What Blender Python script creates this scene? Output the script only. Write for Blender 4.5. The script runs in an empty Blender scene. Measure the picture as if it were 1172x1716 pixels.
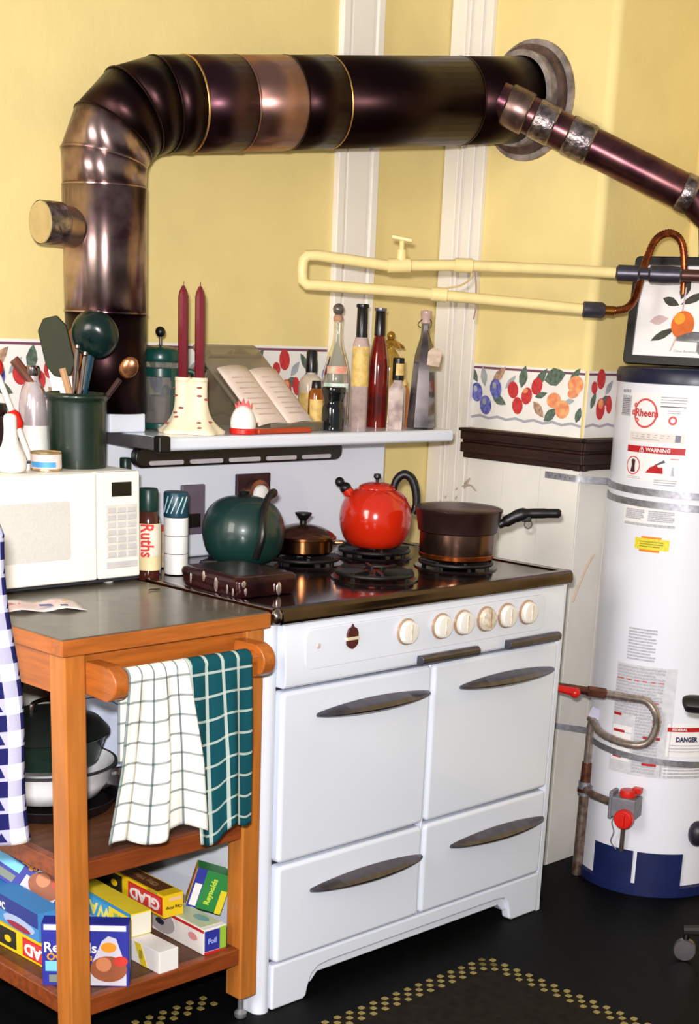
import bpy, bmesh, math, random
from mathutils import Vector, Matrix
random.seed(7)
S = bpy.context.scene
COL = S.collection
PI = math.pi
V = Vector

# ------------------------------------------------------------------ camera
W, H = 1172, 1716
F, CY = 2475.38, 1365.85
YAW, PIT, ROL = 0.790927, 0.321364, 0.042602
fw = V((math.sin(YAW)*math.cos(PIT), math.cos(YAW)*math.cos(PIT), -math.sin(PIT)))
r0 = V((math.cos(YAW), -math.sin(YAW), 0)); u0 = r0.cross(fw)
rr = r0*math.cos(ROL) + u0*math.sin(ROL); uu = u0*math.cos(ROL) - r0*math.sin(ROL)
cam = bpy.data.cameras.new('camera'); co = bpy.data.objects.new('camera', cam); COL.objects.link(co)
CAM = V((-1.99, -2.19567, 1.45462))
co.matrix_world = Matrix(((rr.x, uu.x, -fw.x, CAM.x), (rr.y, uu.y, -fw.y, CAM.y), (rr.z, uu.z, -fw.z, CAM.z), (0, 0, 0, 1)))
cam.sensor_fit = 'AUTO'; cam.sensor_width = 36; cam.lens = F*36/H
cam.shift_y = (CY-H/2)/H; cam.clip_start = .05
S.camera = co
# ------------------------------------------------------------------ light
wd = bpy.data.worlds.new('world'); S.world = wd; wd.use_nodes = True
bg = wd.node_tree.nodes['Background']; bg.inputs[0].default_value = (1.0, .97, .93, 1); bg.inputs[1].default_value = .24
def area(name, loc, target, size, power, col):
    l = bpy.data.lights.new(name, 'AREA'); l.shape = 'RECTANGLE'; l.size, l.size_y = size; l.energy = power; l.color = col
    o = bpy.data.objects.new(name, l); COL.objects.link(o); o.location = loc
    o.rotation_euler = (V(target)-V(loc)).to_track_quat('-Z', 'Y').to_euler(); return o
area('camera_flash', CAM + rr*(-.05) + uu*.12, (.4, .2, .9), (.09, .06), 88, (1, .97, .95))
area('window_daylight', (-3.1, -.45, 1.9), (.8, .5, 1.2), (1.0, 1.5), 55, (1, .95, .86))
vs = S.view_settings; vs.view_transform = 'Standard'; vs.look = 'None'; vs.gamma = 1; vs.use_curve_mapping = False
vs.exposure = 0.38

# ------------------------------------------------------------------ materials
def lin(c):
    def f(x):
        x /= 255.; return x/12.92 if x <= .04045 else ((x+.055)/1.055)**2.4
    return (f(c[0]), f(c[1]), f(c[2]), 1)
MATS = {}
class NT:
    def __init__(s, nt): s.t = nt
    def n(s, typ, **k):
        x = s.t.nodes.new(typ)
        for a, b in k.items(): setattr(x, a, b)
        return x
    def lk(s, a, b): s.t.links.new(a, b)
    def m(s, op, a, b=None, c=None):
        x = s.n('ShaderNodeMath', operation=op)
        for i, v in enumerate((a, b, c)):
            if v is None: continue
            if isinstance(v, (int, float)): x.inputs[i].default_value = v
            else: s.lk(v, x.inputs[i])
        return x.outputs[0]
    def mix(s, f, a, b):
        x = s.n('ShaderNodeMix', data_type='RGBA')
        for i, v in ((0, f), (6, a), (7, b)):
            if isinstance(v, (int, float)): x.inputs[i].default_value = v
            elif isinstance(v, tuple): x.inputs[i].default_value = v
            else: s.lk(v, x.inputs[i])
        return x.outputs[2]
def mat(name, rgb, rough=.5, metal=0, var=.06, scale=30, bump=0, coat=0, trans=0, ior=1.45, stretch=None, rgb2=None, spec=None, bscale=None):
    if name in MATS: return MATS[name]
    m = bpy.data.materials.new(name); m.use_nodes = True; MATS[name] = m
    t = NT(m.node_tree); b = m.node_tree.nodes['Principled BSDF']
    c = lin(rgb)
    tc = t.n('ShaderNodeTexCoord'); src = tc.outputs['Object']
    if stretch:
        mp = t.n('ShaderNodeMapping'); mp.inputs['Scale'].default_value = stretch; t.lk(src, mp.inputs[0]); src = mp.outputs[0]
    if var or rgb2:
        nz = t.n('ShaderNodeTexNoise'); nz.inputs['Scale'].default_value = scale; nz.inputs['Detail'].default_value = 4; t.lk(src, nz.inputs['Vector'])
        c2 = lin(rgb2) if rgb2 else tuple(max(0, x*(1-var*2.5)) for x in c[:3])+(1,)
        cr = t.n('ShaderNodeValToRGB'); cr.color_ramp.elements[0].position = .35; cr.color_ramp.elements[1].position = .65
        cr.color_ramp.elements[0].color = c2; cr.color_ramp.elements[1].color = c; t.lk(nz.outputs[0], cr.inputs[0])
        t.lk(cr.outputs[0], b.inputs['Base Color'])
    else: b.inputs['Base Color'].default_value = c
    if bump:
        n2 = t.n('ShaderNodeTexNoise'); n2.inputs['Scale'].default_value = bscale or scale*3; n2.inputs['Detail'].default_value = 3; t.lk(src, n2.inputs['Vector'])
        bp = t.n('ShaderNodeBump'); bp.inputs['Strength'].default_value = bump; bp.inputs['Distance'].default_value = .004
        t.lk(n2.outputs[0], bp.inputs['Height']); t.lk(bp.outputs[0], b.inputs['Normal'])
    b.inputs['Roughness'].default_value = rough; b.inputs['Metallic'].default_value = metal
    b.inputs['Coat Weight'].default_value = coat; b.inputs['Coat Roughness'].default_value = .08
    b.inputs['Transmission Weight'].default_value = trans; b.inputs['IOR'].default_value = ior
    if spec is not None: b.inputs['Specular IOR Level'].default_value = spec
    return m
def uvmat(name, fn, rough=.9):
    m = bpy.data.materials.new(name); m.use_nodes = True; MATS[name] = m
    t = NT(m.node_tree); b = m.node_tree.nodes['Principled BSDF']
    uv = t.n('ShaderNodeTexCoord').outputs['UV']; sp = t.n('ShaderNodeSeparateXYZ'); t.lk(uv, sp.inputs[0])
    t.lk(fn(t, sp.outputs[0], sp.outputs[1]), b.inputs['Base Color'])
    b.inputs['Roughness'].default_value = rough; b.inputs['Specular IOR Level'].default_value = .1
    nz = t.n('ShaderNodeTexNoise'); nz.inputs['Scale'].default_value = 400; bp = t.n('ShaderNodeBump'); bp.inputs['Strength'].default_value = .25; bp.inputs['Distance'].default_value = .002
    t.lk(t.n('ShaderNodeTexCoord').outputs['Object'], nz.inputs['Vector']); t.lk(nz.outputs[0], bp.inputs['Height']); t.lk(bp.outputs[0], b.inputs['Normal'])
    return m

# ------------------------------------------------------------------ mesh builder
class MB:
    def __init__(s): s.v = []; s.f = []; s.mi = []; s.uv = {}; s.c = 0
    def add(s, vs, fs, M=None):
        o = len(s.v)
        s.v += [tuple(M @ V(p)) if M else tuple(p) for p in vs]
        s.f += [tuple(i+o for i in f) for f in fs]; s.mi += [s.c]*len(fs); return s
    def box(s, x0, x1, y0, y1, z0, z1, M=None):
        vs = [(x, y, z) for x in (x0, x1) for y in (y0, y1) for z in (z0, z1)]
        return s.add(vs, [(0, 1, 3, 2), (4, 6, 7, 5), (0, 4, 5, 1), (2, 3, 7, 6), (0, 2, 6, 4), (1, 5, 7, 3)], M)
    def rings(s, R, caps=True, closed=False, M=None):
        n = len(R[0]); vs = [p for r in R for p in r]; fs = []
        k = len(R)
        for i in range(k if closed else k-1):
            a, b = i*n, ((i+1) % k)*n
            fs += [(a+j, a+(j+1) % n, b+(j+1) % n, b+j) for j in range(n)]
        if caps and not closed: fs += [tuple(range(n-1, -1, -1)), tuple(range((k-1)*n, k*n))]
        return s.add(vs, fs, M)
    def lathe(s, prof, c=(0, 0, 0), n=28, M=None, ax='z', caps=True):
        R = []
        for r, z in prof:
            r = max(r, 1e-4); ring = []
            for j in range(n):
                a = 2*PI*j/n; x, y = r*math.cos(a), r*math.sin(a)
                p = (x, y, z) if ax == 'z' else ((z, x, y) if ax == 'x' else (y, z, x))
                ring.append((p[0]+c[0], p[1]+c[1], p[2]+c[2]))
            R.append(ring)
        return s.rings(R, caps, M=M)
    def tube(s, pts, r, n=10, caps=True, closed=False, M=None):
        pts = [V(p) for p in pts]; k = len(pts); R = []
        rs = r if isinstance(r, (list, tuple)) else [r]*k
        T = []
        for i in range(k):
            if closed: a, b = pts[i-1], pts[(i+1) % k]; t = (b-a)
            elif i == 0: t = pts[1]-pts[0]
            elif i == k-1: t = pts[-1]-pts[-2]
            else: t = (pts[i+1]-pts[i]).normalized()+(pts[i]-pts[i-1]).normalized()
            T.append(t.normalized())
        up = V((0, 0, 1)) if abs(T[0].z) < .9 else V((1, 0, 0))
        nrm = (up-T[0]*up.dot(T[0])).normalized()
        for i in range(k):
            nrm = (nrm-T[i]*nrm.dot(T[i])).normalized(); bn = T[i].cross(nrm)
            sc = 1
            R.append([tuple(pts[i]+(nrm*math.cos(2*PI*j/n)+bn*math.sin(2*PI*j/n))*rs[i]) for j in range(n)])
        return s.rings(R, caps, closed, M)
    def cyl(s, p0, p1, r0, r1=None, n=20): return s.tube([p0, p1], [r0, r0 if r1 is None else r1], n)
    def ell(s, c, r, n=20, m=12, M=None):
        R = [[(c[0]+r[0]*math.sin(PI*i/m)*math.cos(2*PI*j/n), c[1]+r[1]*math.sin(PI*i/m)*math.sin(2*PI*j/n), c[2]-r[2]*math.cos(PI*i/m)) for j in range(n)] for i in range(m+1)]
        for k, q in ((0, 1e-3), (m, 1e-3)):
            R[k] = [(c[0]+r[0]*q*math.cos(2*PI*j/n), c[1]+r[1]*q*math.sin(2*PI*j/n), c[2]+(-r[2] if k == 0 else r[2])) for j in range(n)]
        return s.rings(R, True, M=M)
    def prism(s, poly, h0, h1, ax='y', M=None):
        n = len(poly)
        def p(a, b, h): return (a, h, b) if ax == 'y' else ((h, a, b) if ax == 'x' else (a, b, h))
        vs = [p(a, b, h0) for a, b in poly]+[p(a, b, h1) for a, b in poly]
        fs = [(i, (i+1) % n, n+(i+1) % n, n+i) for i in range(n)]+[tuple(range(n-1, -1, -1)), tuple(range(n, 2*n))]
        return s.add(vs, fs, M)
    def grid(s, fn, nu, nv, M=None):
        o = len(s.v); vs = []; fs = []
        for i in range(nu+1):
            for j in range(nv+1):
                u, v = i/nu, j/nv; vs.append(fn(u, v)); s.uv[o+i*(nv+1)+j] = (u, v)
        for i in range(nu):
            for j in range(nv):
                a = i*(nv+1)+j; fs.append((a, a+nv+1, a+nv+2, a+1))
        return s.add(vs, fs, M)
    def build(s, name, mats, parent=None, bev=0, seg=2, solid=0, smooth=35, kind=None, label=None):
        me = bpy.data.meshes.new(name); me.from_pydata(s.v, [], s.f)
        ms = mats if isinstance(mats, (list, tuple)) else [mats]
        for m in ms: me.materials.append(m)
        for p, i in zip(me.polygons, s.mi): p.material_index = i
        if s.uv:
            l = me.uv_layers.new(name='UVMap')
            for lp in me.loops: l.data[lp.index].uv = s.uv.get(lp.vertex_index, (0, 0))
        bm = bmesh.new(); bm.from_mesh(me); bmesh.ops.recalc_face_normals(bm, faces=bm.faces); bm.to_mesh(me); bm.free()
        if smooth:
            for p in me.polygons: p.use_smooth = True
            me.set_sharp_from_angle(angle=math.radians(smooth))
        o = bpy.data.objects.new(name, me); COL.objects.link(o)
        if parent: o.parent = parent
        if solid: md = o.modifiers.new('s', 'SOLIDIFY'); md.thickness = solid; md.offset = 0
        if bev:
            md = o.modifiers.new('b', 'BEVEL'); md.width = bev; md.segments = seg; md.limit_method = 'ANGLE'; md.angle_limit = .6; md.harden_normals = True
        if kind: o['kind'] = kind
        if label: o['label'] = label
        return o
def tag(o, label, cat, group=None):
    o['label'] = label; o['category'] = cat
    if group: o['group'] = group
    return o
def thing(name, label, cat, loc=(0, 0, 0), rot=(0, 0, 0), group=None):
    o = bpy.data.objects.new(name, None); o.empty_display_size = .05; COL.objects.link(o); o.location = loc; o.rotation_euler = rot
    return tag(o, label, cat, group)
def text(body, size, m, parent, org, ex, ey, name='lettering', bend=None, sx=1, off=.0006, align='CENTER', bold=0):
    cu = bpy.data.curves.new('t', 'FONT'); cu.body = body; cu.size = size; cu.align_x = align; cu.align_y = 'CENTER'; cu.extrude = .0002; cu.resolution_u = 2; cu.offset = bold
    to = bpy.data.objects.new('t', cu); COL.objects.link(to)
    dg = bpy.context.evaluated_depsgraph_get(); me = bpy.data.meshes.new_from_object(to.evaluated_get(dg))
    bpy.data.objects.remove(to); bpy.data.curves.remove(cu)
    ex, ey = V(ex).normalized(), V(ey).normalized(); nn = ex.cross(ey); og = V(org)
    for v in me.vertices:
        x, y, z = v.co.x*sx, v.co.y, v.co.z+off
        if bend: R, t0 = bend; a = t0+x/R; v.co = ((R+z)*math.cos(a), (R+z)*math.sin(a), og.z+y)
        else: v.co = og+ex*x+ey*y+nn*z
    me.materials.clear(); me.materials.append(m); me.name = name
    o = bpy.data.objects.new(name, me); COL.objects.link(o); o.parent = parent; return o
def rrect(x0, x1, z0, z1, r, n=5):
    P = []
    for cx, cz, a0 in ((x1-r, z1-r, 0), (x0+r, z1-r, PI/2), (x0+r, z0+r, PI), (x1-r, z0+r, 1.5*PI)):
        P += [(cx+r*math.cos(a0+PI/2*i/n), cz+r*math.sin(a0+PI/2*i/n)) for i in range(n+1)]
    return P
def arc(c, r, a0, a1, n, fn): return [fn(c[0]+r*math.cos(a0+(a1-a0)*i/n), c[1]+r*math.sin(a0+(a1-a0)*i/n)) for i in range(n+1)]
def smoothpath(P, n=6):
    P = [V(p) for p in P]; out = []
    for i in range(len(P)-1):
        p0, p1, p2, p3 = P[max(i-1, 0)], P[i], P[i+1], P[min(i+2, len(P)-1)]
        for k in range(n):
            t = k/n; out.append(.5*((2*p1)+(p2-p0)*t+(2*p0-5*p1+4*p2-p3)*t*t+(3*p1-p0-3*p2+p3)*t**3))
    return out+[P[-1]]
def cm(o, parent=None, **k):
    c = o.copy(); COL.objects.link(c)
    if parent: c.parent = parent
    return c

yellow = mat('yellow_wall_paint', (236, 214, 146), .7, var=.03, scale=5, bump=.15, bscale=60)
cream = mat('cream_wall_paint', (229, 205, 128), .7, var=.03, scale=5)
white_trim = mat('white_trim_paint', (240, 233, 224), .45, var=.02, scale=8)
white_wains = mat('white_wainscot_paint', (234, 229, 220), .5, var=.035, scale=6, bump=.06, bscale=20)
dark_wood = mat('dark_brown_wood', (52, 24, 16), .6, var=.25, scale=12, stretch=(1, 1, 8), bump=.6, bscale=25)
enamel = mat('white_stove_enamel', (226, 231, 244), .22, var=.008, scale=4, coat=.4)
chrome = mat('stove_chrome', (150, 140, 138), .18, 1, var=.04, scale=10)
hchrome = mat('handle_chrome', (112, 108, 118), .34, 1, var=.1, scale=30)
black = mat('black_plastic', (14, 12, 13), .4, var=0)
blackiron = mat('black_cast_iron', (18, 13, 14), .45, var=.1, scale=60)
orange_wood = mat('varnished_orange_wood', (188, 112, 44), .38, var=.10, scale=7, stretch=(9, 9, .8), coat=.25)
orange_wood_d = mat('varnished_orange_wood_depthwise', (178, 96, 34), .38, var=.12, scale=7, stretch=(9, 1.2, 12), coat=.25)
orange_wood_h = mat('varnished_orange_wood_lengthwise', (180, 98, 34), .38, var=.13, scale=7, stretch=(1.2, 9, 12), coat=.25)
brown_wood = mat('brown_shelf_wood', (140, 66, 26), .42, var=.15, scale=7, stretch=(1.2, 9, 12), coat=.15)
white_plain = mat('white_plastic', (238, 236, 230), .4, var=0)
grey = mat('grey_print', (176, 174, 180), .7, var=.1, scale=300)
red = mat('red_plastic', (208, 30, 20), .35, var=.03)
galv = mat('galvanised_steel', (170, 170, 178), .45, .75, var=.12, scale=80)

# ------------------------------------------------------------------ room
YB, XR, YC, XF = .74, 1.25, .211, 1.645
def struct(o, label=None):
    o['kind'] = 'structure'
    return o
black_lino = mat('black_linoleum', (10, 10, 11), .6, var=.2, scale=25, spec=.12)
brown_lino = mat('brown_linoleum', (30, 23, 12), .6, var=.25, scale=40, spec=.12)
tile_m = mat('cream_inlay', (150, 132, 72), .5, var=.12, scale=60)
floor = struct(MB().box(-3.4, 2.2, -3.4, .95, -.06, 0).build('floor', black_lino, smooth=0))
fp = MB(); fp.box(-3.4, .60, -3.4, -.118, 0, .0012); fp.build('linoleum_field', brown_lino, floor, smooth=0, label='brown marbled linoleum field inside the dotted border')
cs = .0188
tl = MB().prism(rrect(-cs*.36, cs*.36, -cs*.36, cs*.36, .0025, 2), 0, .0022, 'z').build('inlay_tile', tile_m, floor)
tl.hide_render = False
first = [True]
def tile(x, y):
    o = tl if first[0] else cm(tl)
    first[0] = False; o.location = (x, y, .0002)
Xc, Yc = .591, -.135
for i in range(-4, 60):
    for j in (-1, 0, 1):
        if (i+j) % 2 == 0 and Xc-i*cs > -.42: tile(Xc-cs*i+cs*1, Yc+j*cs) if i > 0 else None
for i in range(0, 46):
    for j in (-1, 0, 1):
        if (i+j) % 2 == 0: tile(Xc+j*cs, Yc+cs-i*cs)
for i in range(0, 20):
    for j in (-1, 0, 1):
        if (i+j) % 2 == 0: tile(-.42+i*cs, .13+j*cs)

wb = struct(MB().box(-3.4, XR+.1, YB, YB+.12, 0, 2.95).build('wall_back', yellow, smooth=0))
wr = MB(); wr.prism([(XR, YB+.1)]+[(XR+.025-.025*math.cos(a), YC+.025-.025*math.sin(a)) for a in [PI/2*i/8 for i in range(9)]]+[(2.1, YC), (2.1, YB+.1)], 0, 2.95, 'z')
wr = struct(wr.build('wall_right', yellow))
wf = struct(MB().box(XF, 2.1, -2.2, YC+.01, 0, 2.95).build('wall_right_front', yellow, bev=.02))
# white wainscot with plank seams, each plank a piece
def planks(parent, axis, a0, a1, w, fixed, z0, z1, th):
    a = a0; k = 0
    while a < a1-1e-4:
        b = min(a+w, a1)
        m = MB()
        if axis == 'x': m.box(a+.0004, b-.0004, fixed-th, fixed+.002, z0, z1)
        else: m.box(fixed-th, fixed+.002, a+.0004, b-.0004, z0, z1)
        m.build('wainscot_plank', white_wains, parent, bev=.0008, seg=1); a = b; k += 1
planks(wb, 'x', -3.3, .818, .24, YB, 0, 1.115, .006)
planks(wr, 'y', YC-.0055, .594, .13, XR, 0, 1.115, .006)
planks(wr, 'x', XR+.0005, XF-.003, .13, YC, 0, 1.115, .006)
# door casings: fluted vertical trims
def casing(name, axis, a0, a1, fixed, z0):
    m = MB(); w = a1-a0
    segs = ((0, .16, .016), (.16, .22, .010), (.22, .42, .020), (.42, .50, .011), (.50, .56, .022), (.56, .64, .012), (.64, 1, .019)) if axis == 'y' else ((0, .17, .019), (.17, .24, .011), (.24, .76, .015), (.76, .83, .011), (.83, 1, .019))
    for s0, s1, t in segs:
        p, q = a0+w*s0, a0+w*s1
        if axis == 'x': m.box(p, q, fixed-t, fixed+.001, z0, 2.95)
        else: m.box(fixed-t, fixed+.001, p, q, z0, 2.95)
    return struct(m.build(name, white_trim, bev=.003))
casing('trim_1', 'x', .823, .968, YB, 0)
casing('trim_2', 'y', .597, .737, XR, 0)
# brown ledge
def ledge(name, boxes, lab=None):
    m = MB()
    for b in boxes: m.box(*b)
    o = struct(m.build(name, dark_wood, bev=.004)); return o
def rough_rail(name, axis, a0, a1, fixed, z0, z1):
    m = MB(); h = z1-z0
    for s0, s1, t in ((0, .2, .02), (.2, .52, .034), (.52, .62, .026), (.62, .9, .036), (.9, 1, .044)):
        if axis == 'x': m.box(a0, a1, fixed-t, fixed+.001, z0+h*s0, z0+h*s1)
        else: m.box(fixed-t, fixed+.001, a0, a1, z0+h*s0, z0+h*s1)
    return struct(m.build(name, dark_wood, bev=.003))
rough_rail('trim_3', 'x', -3.3, .82, YB, 1.115, 1.195)
rough_rail('trim_4', 'y', YC-.03, .603, XR, 1.11, 1.192)
rough_rail('trim_5', 'x', XR-.03, 1.385, YC, 1.11, 1.192)

# wallpaper border with printed fruit
paper = mat('border_paper', (240, 236, 230), .75, var=.02, scale=20)
pr_line = mat('border_purple_line', (120, 72, 92), .8, var=0); pr_wave = mat('border_grey_wave', (168, 166, 176), .8, var=0)
pr = [mat('print_green', (104, 122, 106), .8, var=.2, scale=120), mat('print_tan', (200, 160, 132), .8, var=.2, scale=120), mat('print_blue', (70, 70, 150), .8, var=.25, scale=90, rgb2=(120, 124, 196)),
      mat('print_red', (206, 64, 60), .8, var=.2, scale=90, rgb2=(186, 44, 52)), mat('print_orange', (238, 176, 118), .8, var=.2, scale=70, rgb2=(226, 128, 92)), mat('print_grey', (170, 176, 180), .8, var=.1)]
def disc(m, c, a, b, rot, mp, n=12, h=0):
    ps = [(c[0]+a*math.cos(t)*math.cos(rot)-b*math.sin(t)*math.sin(rot), c[1]+a*math.cos(t)*math.sin(rot)+b*math.sin(t)*math.cos(rot)) for t in [2*PI*i/n for i in range(n)]]
    m.add([mp(x, z, h) for x, z in ps], [tuple(range(n))])
def leaf(m, c, a, b, rot, mp, h=0):
    P = [(-a, 0), (-a*.5, b*.75), (0, b), (a*.55, b*.6), (a, 0), (a*.55, -b*.6), (0, -b), (-a*.5, -b*.75)]
    m.add([mp(c[0]+x*math.cos(rot)-y*math.sin(rot), c[1]+x*math.sin(rot)+y*math.cos(rot), h) for x, y in P], [tuple(range(8))])
def fruit_motif(m, k, x, z, mp, s=1.0):
    hh = [.0001]
    def L(dx, dz, a, b, r, c, h=0): hh[0] += .00008; m.c = c; leaf(m, (x+dx*s, z+dz*s), a*s, b*s, r, mp, hh[0])
    def D(dx, dz, a, b, r, c, h=0): hh[0] += .00008; m.c = c; disc(m, (x+dx*s, z+dz*s), a*s, b*s, r, mp, 14, hh[0])
    if k == 0:
        L(-.055, .045, .026, .010, 2.2, 0); L(-.02, .04, .026, .011, 1.8, 5); L(.03, .045, .030, .012, .8, 1); L(.035, -.015, .026, .012, -.4, 0)
        for dx, dz in ((-.04, .0), (.022, .012), (-.008, -.03)):
            D(dx, dz, .019, .024, .3, 2); D(dx-.005, dz+.008, .006, .008, .3, 5, .0009)
    elif k == 1:
        L(-.01, .045, .028, .014, 1.4, 0); L(.045, .045, .030, .012, .9, 0); L(-.05, .03, .024, .008, .8, 5); L(.045, -.03, .026, .012, -.8, 1); L(.05, .005, .02, .008, .3, 0)
        for dx, dz, r in ((-.04, .012, .3), (.005, .0, -.2), (.035, .025, -.3), (-.022, -.025, .2)): D(dx, dz, .017, .021, r, 3)
        D(.0, .012, .008, .006, .2, 4, .0009)
    elif k == 2:
        L(-.03, .05, .034, .022, .3, 0); L(.03, .055, .024, .010, .9, 0); L(-.035, -.04, .026, .013, .7, 0); L(.05, -.035, .020, .010, 1.3, 0); L(.02, -.005, .016, .007, .2, 5)
        D(.035, .035, .024, .021, 0, 4); D(-.028, -.005, .022, .018, .2, 4); D(.0, -.025, .022, .022, 0, 4); D(.03, .015, .018, .012, .3, 4)
    else:
        L(.03, .03, .022, .010, .9, 5); L(.02, .0, .022, .012, .3, 0); L(-.03, .0, .022, .010, 1.2, 0)
        D(-.005, .05, .017, .024, .1, 3); D(.002, -.02, .018, .026, 0, 3); D(.035, -.01, .012, .022, .2, 3); D(.002, -.008, .010, .012, 0, 4, .0009); D(-.03, .03, .012, .015, .2, 3)
def border(name, axis, a0, a1, fixed, z0, z1, start, flip=False, step=.125, k=0):
    th = .0012
    if axis == 'x': o = MB().box(a0, a1, fixed-th, fixed+.0005, z0, z1)
    else: o = MB().box(fixed-th, fixed+.0005, a0, a1, z0, z1)
    o = struct(o.build(name, paper, smooth=0))
    if axis == 'x': mp = lambda x, z, h: (x, fixed-th-.0003-h, z)
    else: mp = lambda x, z, h: (fixed-th-.0003-h, x, z)
    m = MB(); zc = (z0+z1)/2+.010
    a = start
    sgn = -1 if flip else 1
    while a0+.02 < a < a1-.02:
        if flip: mq = lambda x, z, h, a=a: mp(2*a-x, z, h)
        else: mq = mp
        fruit_motif(m, k % 4, a, zc, mq, 1.08); a += sgn*step; k += 1
    m.c = 6; m.add([mp(a0, z1-.012, 0), mp(a1, z1-.012, 0), mp(a1, z1-.006, 0), mp(a0, z1-.006, 0)], [(0, 1, 2, 3)])
    m.c = 7; n = max(4, int((a1-a0)/.03))
    for i in range(n):
        p, q = a0+(a1-a0)*i/n, a0+(a1-a0)*(i+1)/n; d = .006 if i % 2 else 0; e = .006-d
        m.add([mp(p, z0+.024+d, 0), mp(q, z0+.024+e, 0), mp(q, z0+.031+e, 0), mp(p, z0+.031+d, 0)], [(0, 1, 2, 3)])
    m.build('fruit_print', pr+[pr_line, pr_wave], o, smooth=0)
    return o
border('trim_6', 'x', -3.3, .82, YB, 1.196, 1.392, -3.2)
border('trim_7', 'y', YC+.006, .597, XR, 1.193, 1.362, .538, True, .128)
border('trim_8', 'x', XR+.006, 1.42, YC, 1.193, 1.362, 1.315, False, .3, 3)

# ------------------------------------------------------------------ stove
st = thing('gas_stove', 'vintage white enamel gas stove with chrome handles and black burners on dark floor', 'stove', (0, 0, 0))
dark_gap = mat('dark_gap', (40, 40, 48), .7)
b = MB(); b.box(-.012, .955, .03, .66, .10, .866); b.build('body', enamel, st, bev=.006)
def column(x0, x1, left):
    pr_ = rrect(x0, x1, .004, .075, .02, 6)
    m = MB(); zz = ((-.004, 0), (-.003, .012), (0, .05), (0, .8675))
    cx, cy_ = (x0+x1)/2, .04
    R = []
    for e, z in zz: R.append([(cx+(a-cx)*(1-e*8), cy_+(c-cy_)*(1-e*8), z) for a, c in pr_])
    m.rings(R); m.build('corner_column', enamel, st)
column(-.027, .014, True); column(.943, .968, False)
# arched skirt with feet
sk = [(.012, .0), (.108, .0), (.118, .006), (.124, .03), (.135, .055), (.155, .068), (.19, .072), (.78, .072), (.812, .068), (.825, .052), (.832, .03), (.838, .006), (.848, 0), (.95, 0), (.95, .108), (.012, .108)]
MB().prism(sk, .002, .03).build('skirt', enamel, st, bev=.006, seg=3)
sk2 = [(.05, .03), (.14, .03), (.16, .05), (.80, .05), (.82, .03), (.92, .03), (.92, .1), (.05, .1)]
MB().prism(sk2, .012, .05).build('skirt_lip', enamel, st, bev=.004)
MB().box(.012, .945, .55, .6, .0, .1).build('rear_foot', enamel, st)
# doors and drawers
def handle(parent, x0, x1, z, n=18):
    m = MB(); R = []
    L = x1-x0
    for i in range(n+1):
        u = i/n; w = math.sin(PI*min(max(u, .0), 1))**.75; x = x0+L*u
        up, dn, out = .004+.013*w, .004+.008*w, .012+.030*w**.8
        ring = [(x, -.004, z-dn*.6), (x, -out*.7, z-dn), (x, -out, z-dn*.45), (x, -out*1.02, z-.0015), (x, -out*.85, z+up*.45), (x, -.006, z+up)]
        R.append(ring)
    m.rings(R); o = m.build('handle', hchrome, parent, bev=.0012, seg=2, smooth=50)
    return o
def front(name, x0, x1, z0, z1, hx0, hx1, hz):
    m = MB(); m.prism(rrect(x0, x1, z0, z1, .012, 4), -.004, .032)
    o = m.build(name, enamel, st, bev=.010, seg=4, smooth=60)
    handle(o, hx0, hx1, hz); return o
front('oven_door', .016, .474, .347, .725, .113, .465, .664)
front('oven_door', .482, .940, .347, .725, .572, .922, .660)
front('drawer', .016, .474, .113, .339, .111, .471, .266)
front('drawer', .482, .940, .113, .339, .574, .932, .266)
MB().box(.02, .936, .028, .034, .10, .735).build('seam_backing', dark_gap, st)
MB().box(.4745, .4815, .004, .03, .112, .725).build('centre_rib', enamel, st, bev=.003)
# control panel
cp = MB(); prof = [(.03, .733), (-.004, .733), (-.010, .738), (-.012, .76), (-.008, .85), (-.002, .866), (.03, .866)]
cp.prism(prof, .0145, .943, 'x'); cp = cp.build('control_panel', enamel, st, bev=.003, smooth=50)
def py(z): return -.012+.004*(z-.76)/.09
m = MB(); m.prism(rrect(.068, .862, .766, .853, .02, 6), -.0125, -.006); m.build('control_fascia', enamel, cp, bev=.003, seg=3, smooth=60)
bez = mat('knob_bezel_tan', (196, 160, 130), .35, .3); knobw = mat('knob_ivory', (240, 234, 226), .3, var=.01)
kpat = mat('knob_worn_beige', (196, 178, 150), .4, var=.3, scale=90, rgb2=(232, 224, 210))
for i, x in enumerate((.37, .483, .557, .637, .712, .79)):
    z = .816
    k = MB(); k.lathe([(.0295, -.012), (.0295, -.017), (.0275, -.0185), (.0, -.0185)], (x, 0, z), 28, ax='y')
    k = k.build('knob_bezel', bez, st)
    c = MB(); c.lathe([(.0265, -.017), (.026, -.026), (.0235, -.0295), (.012, -.031), (0, -.031)], (x, 0, z), 28, ax='y')
    c.build('knob', kpat if i == 3 else knobw, k, smooth=40, label='worn beige patterned knob' if i == 3 else None)
    g = MB(); g.box(x-.0025, x+.0025, -.033, -.030, z-.018, z+.018); g.build('pointer', kpat if i != 3 else bez, k, bev=.001)
# badge
maroon = mat('maroon_enamel', (78, 22, 30), .3)
bd = MB(); bd.prism([(.185, .832), (.19, .842), (.198, .845), (.2015, .852), (.205, .845), (.213, .842), (.218, .832), (.218, .808), (.212, .802), (.2015, .797), (.191, .802), (.185, .808)], -.017, -.012)
bd = bd.build('badge', maroon, cp, bev=.001); MB().box(.183, .220, -.0185, -.012, .817, .824).build('badge_band', mat('badge_ivory', (222, 205, 180), .4), st, bev=.001)
MB().lathe([(.006, -.0125), (.004, -.0150), (0, -.0152)], (.105, 0, .815), 14, ax='y').build('pilot_button', mat('pinkish_button', (206, 180, 178), .4), st)
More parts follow.
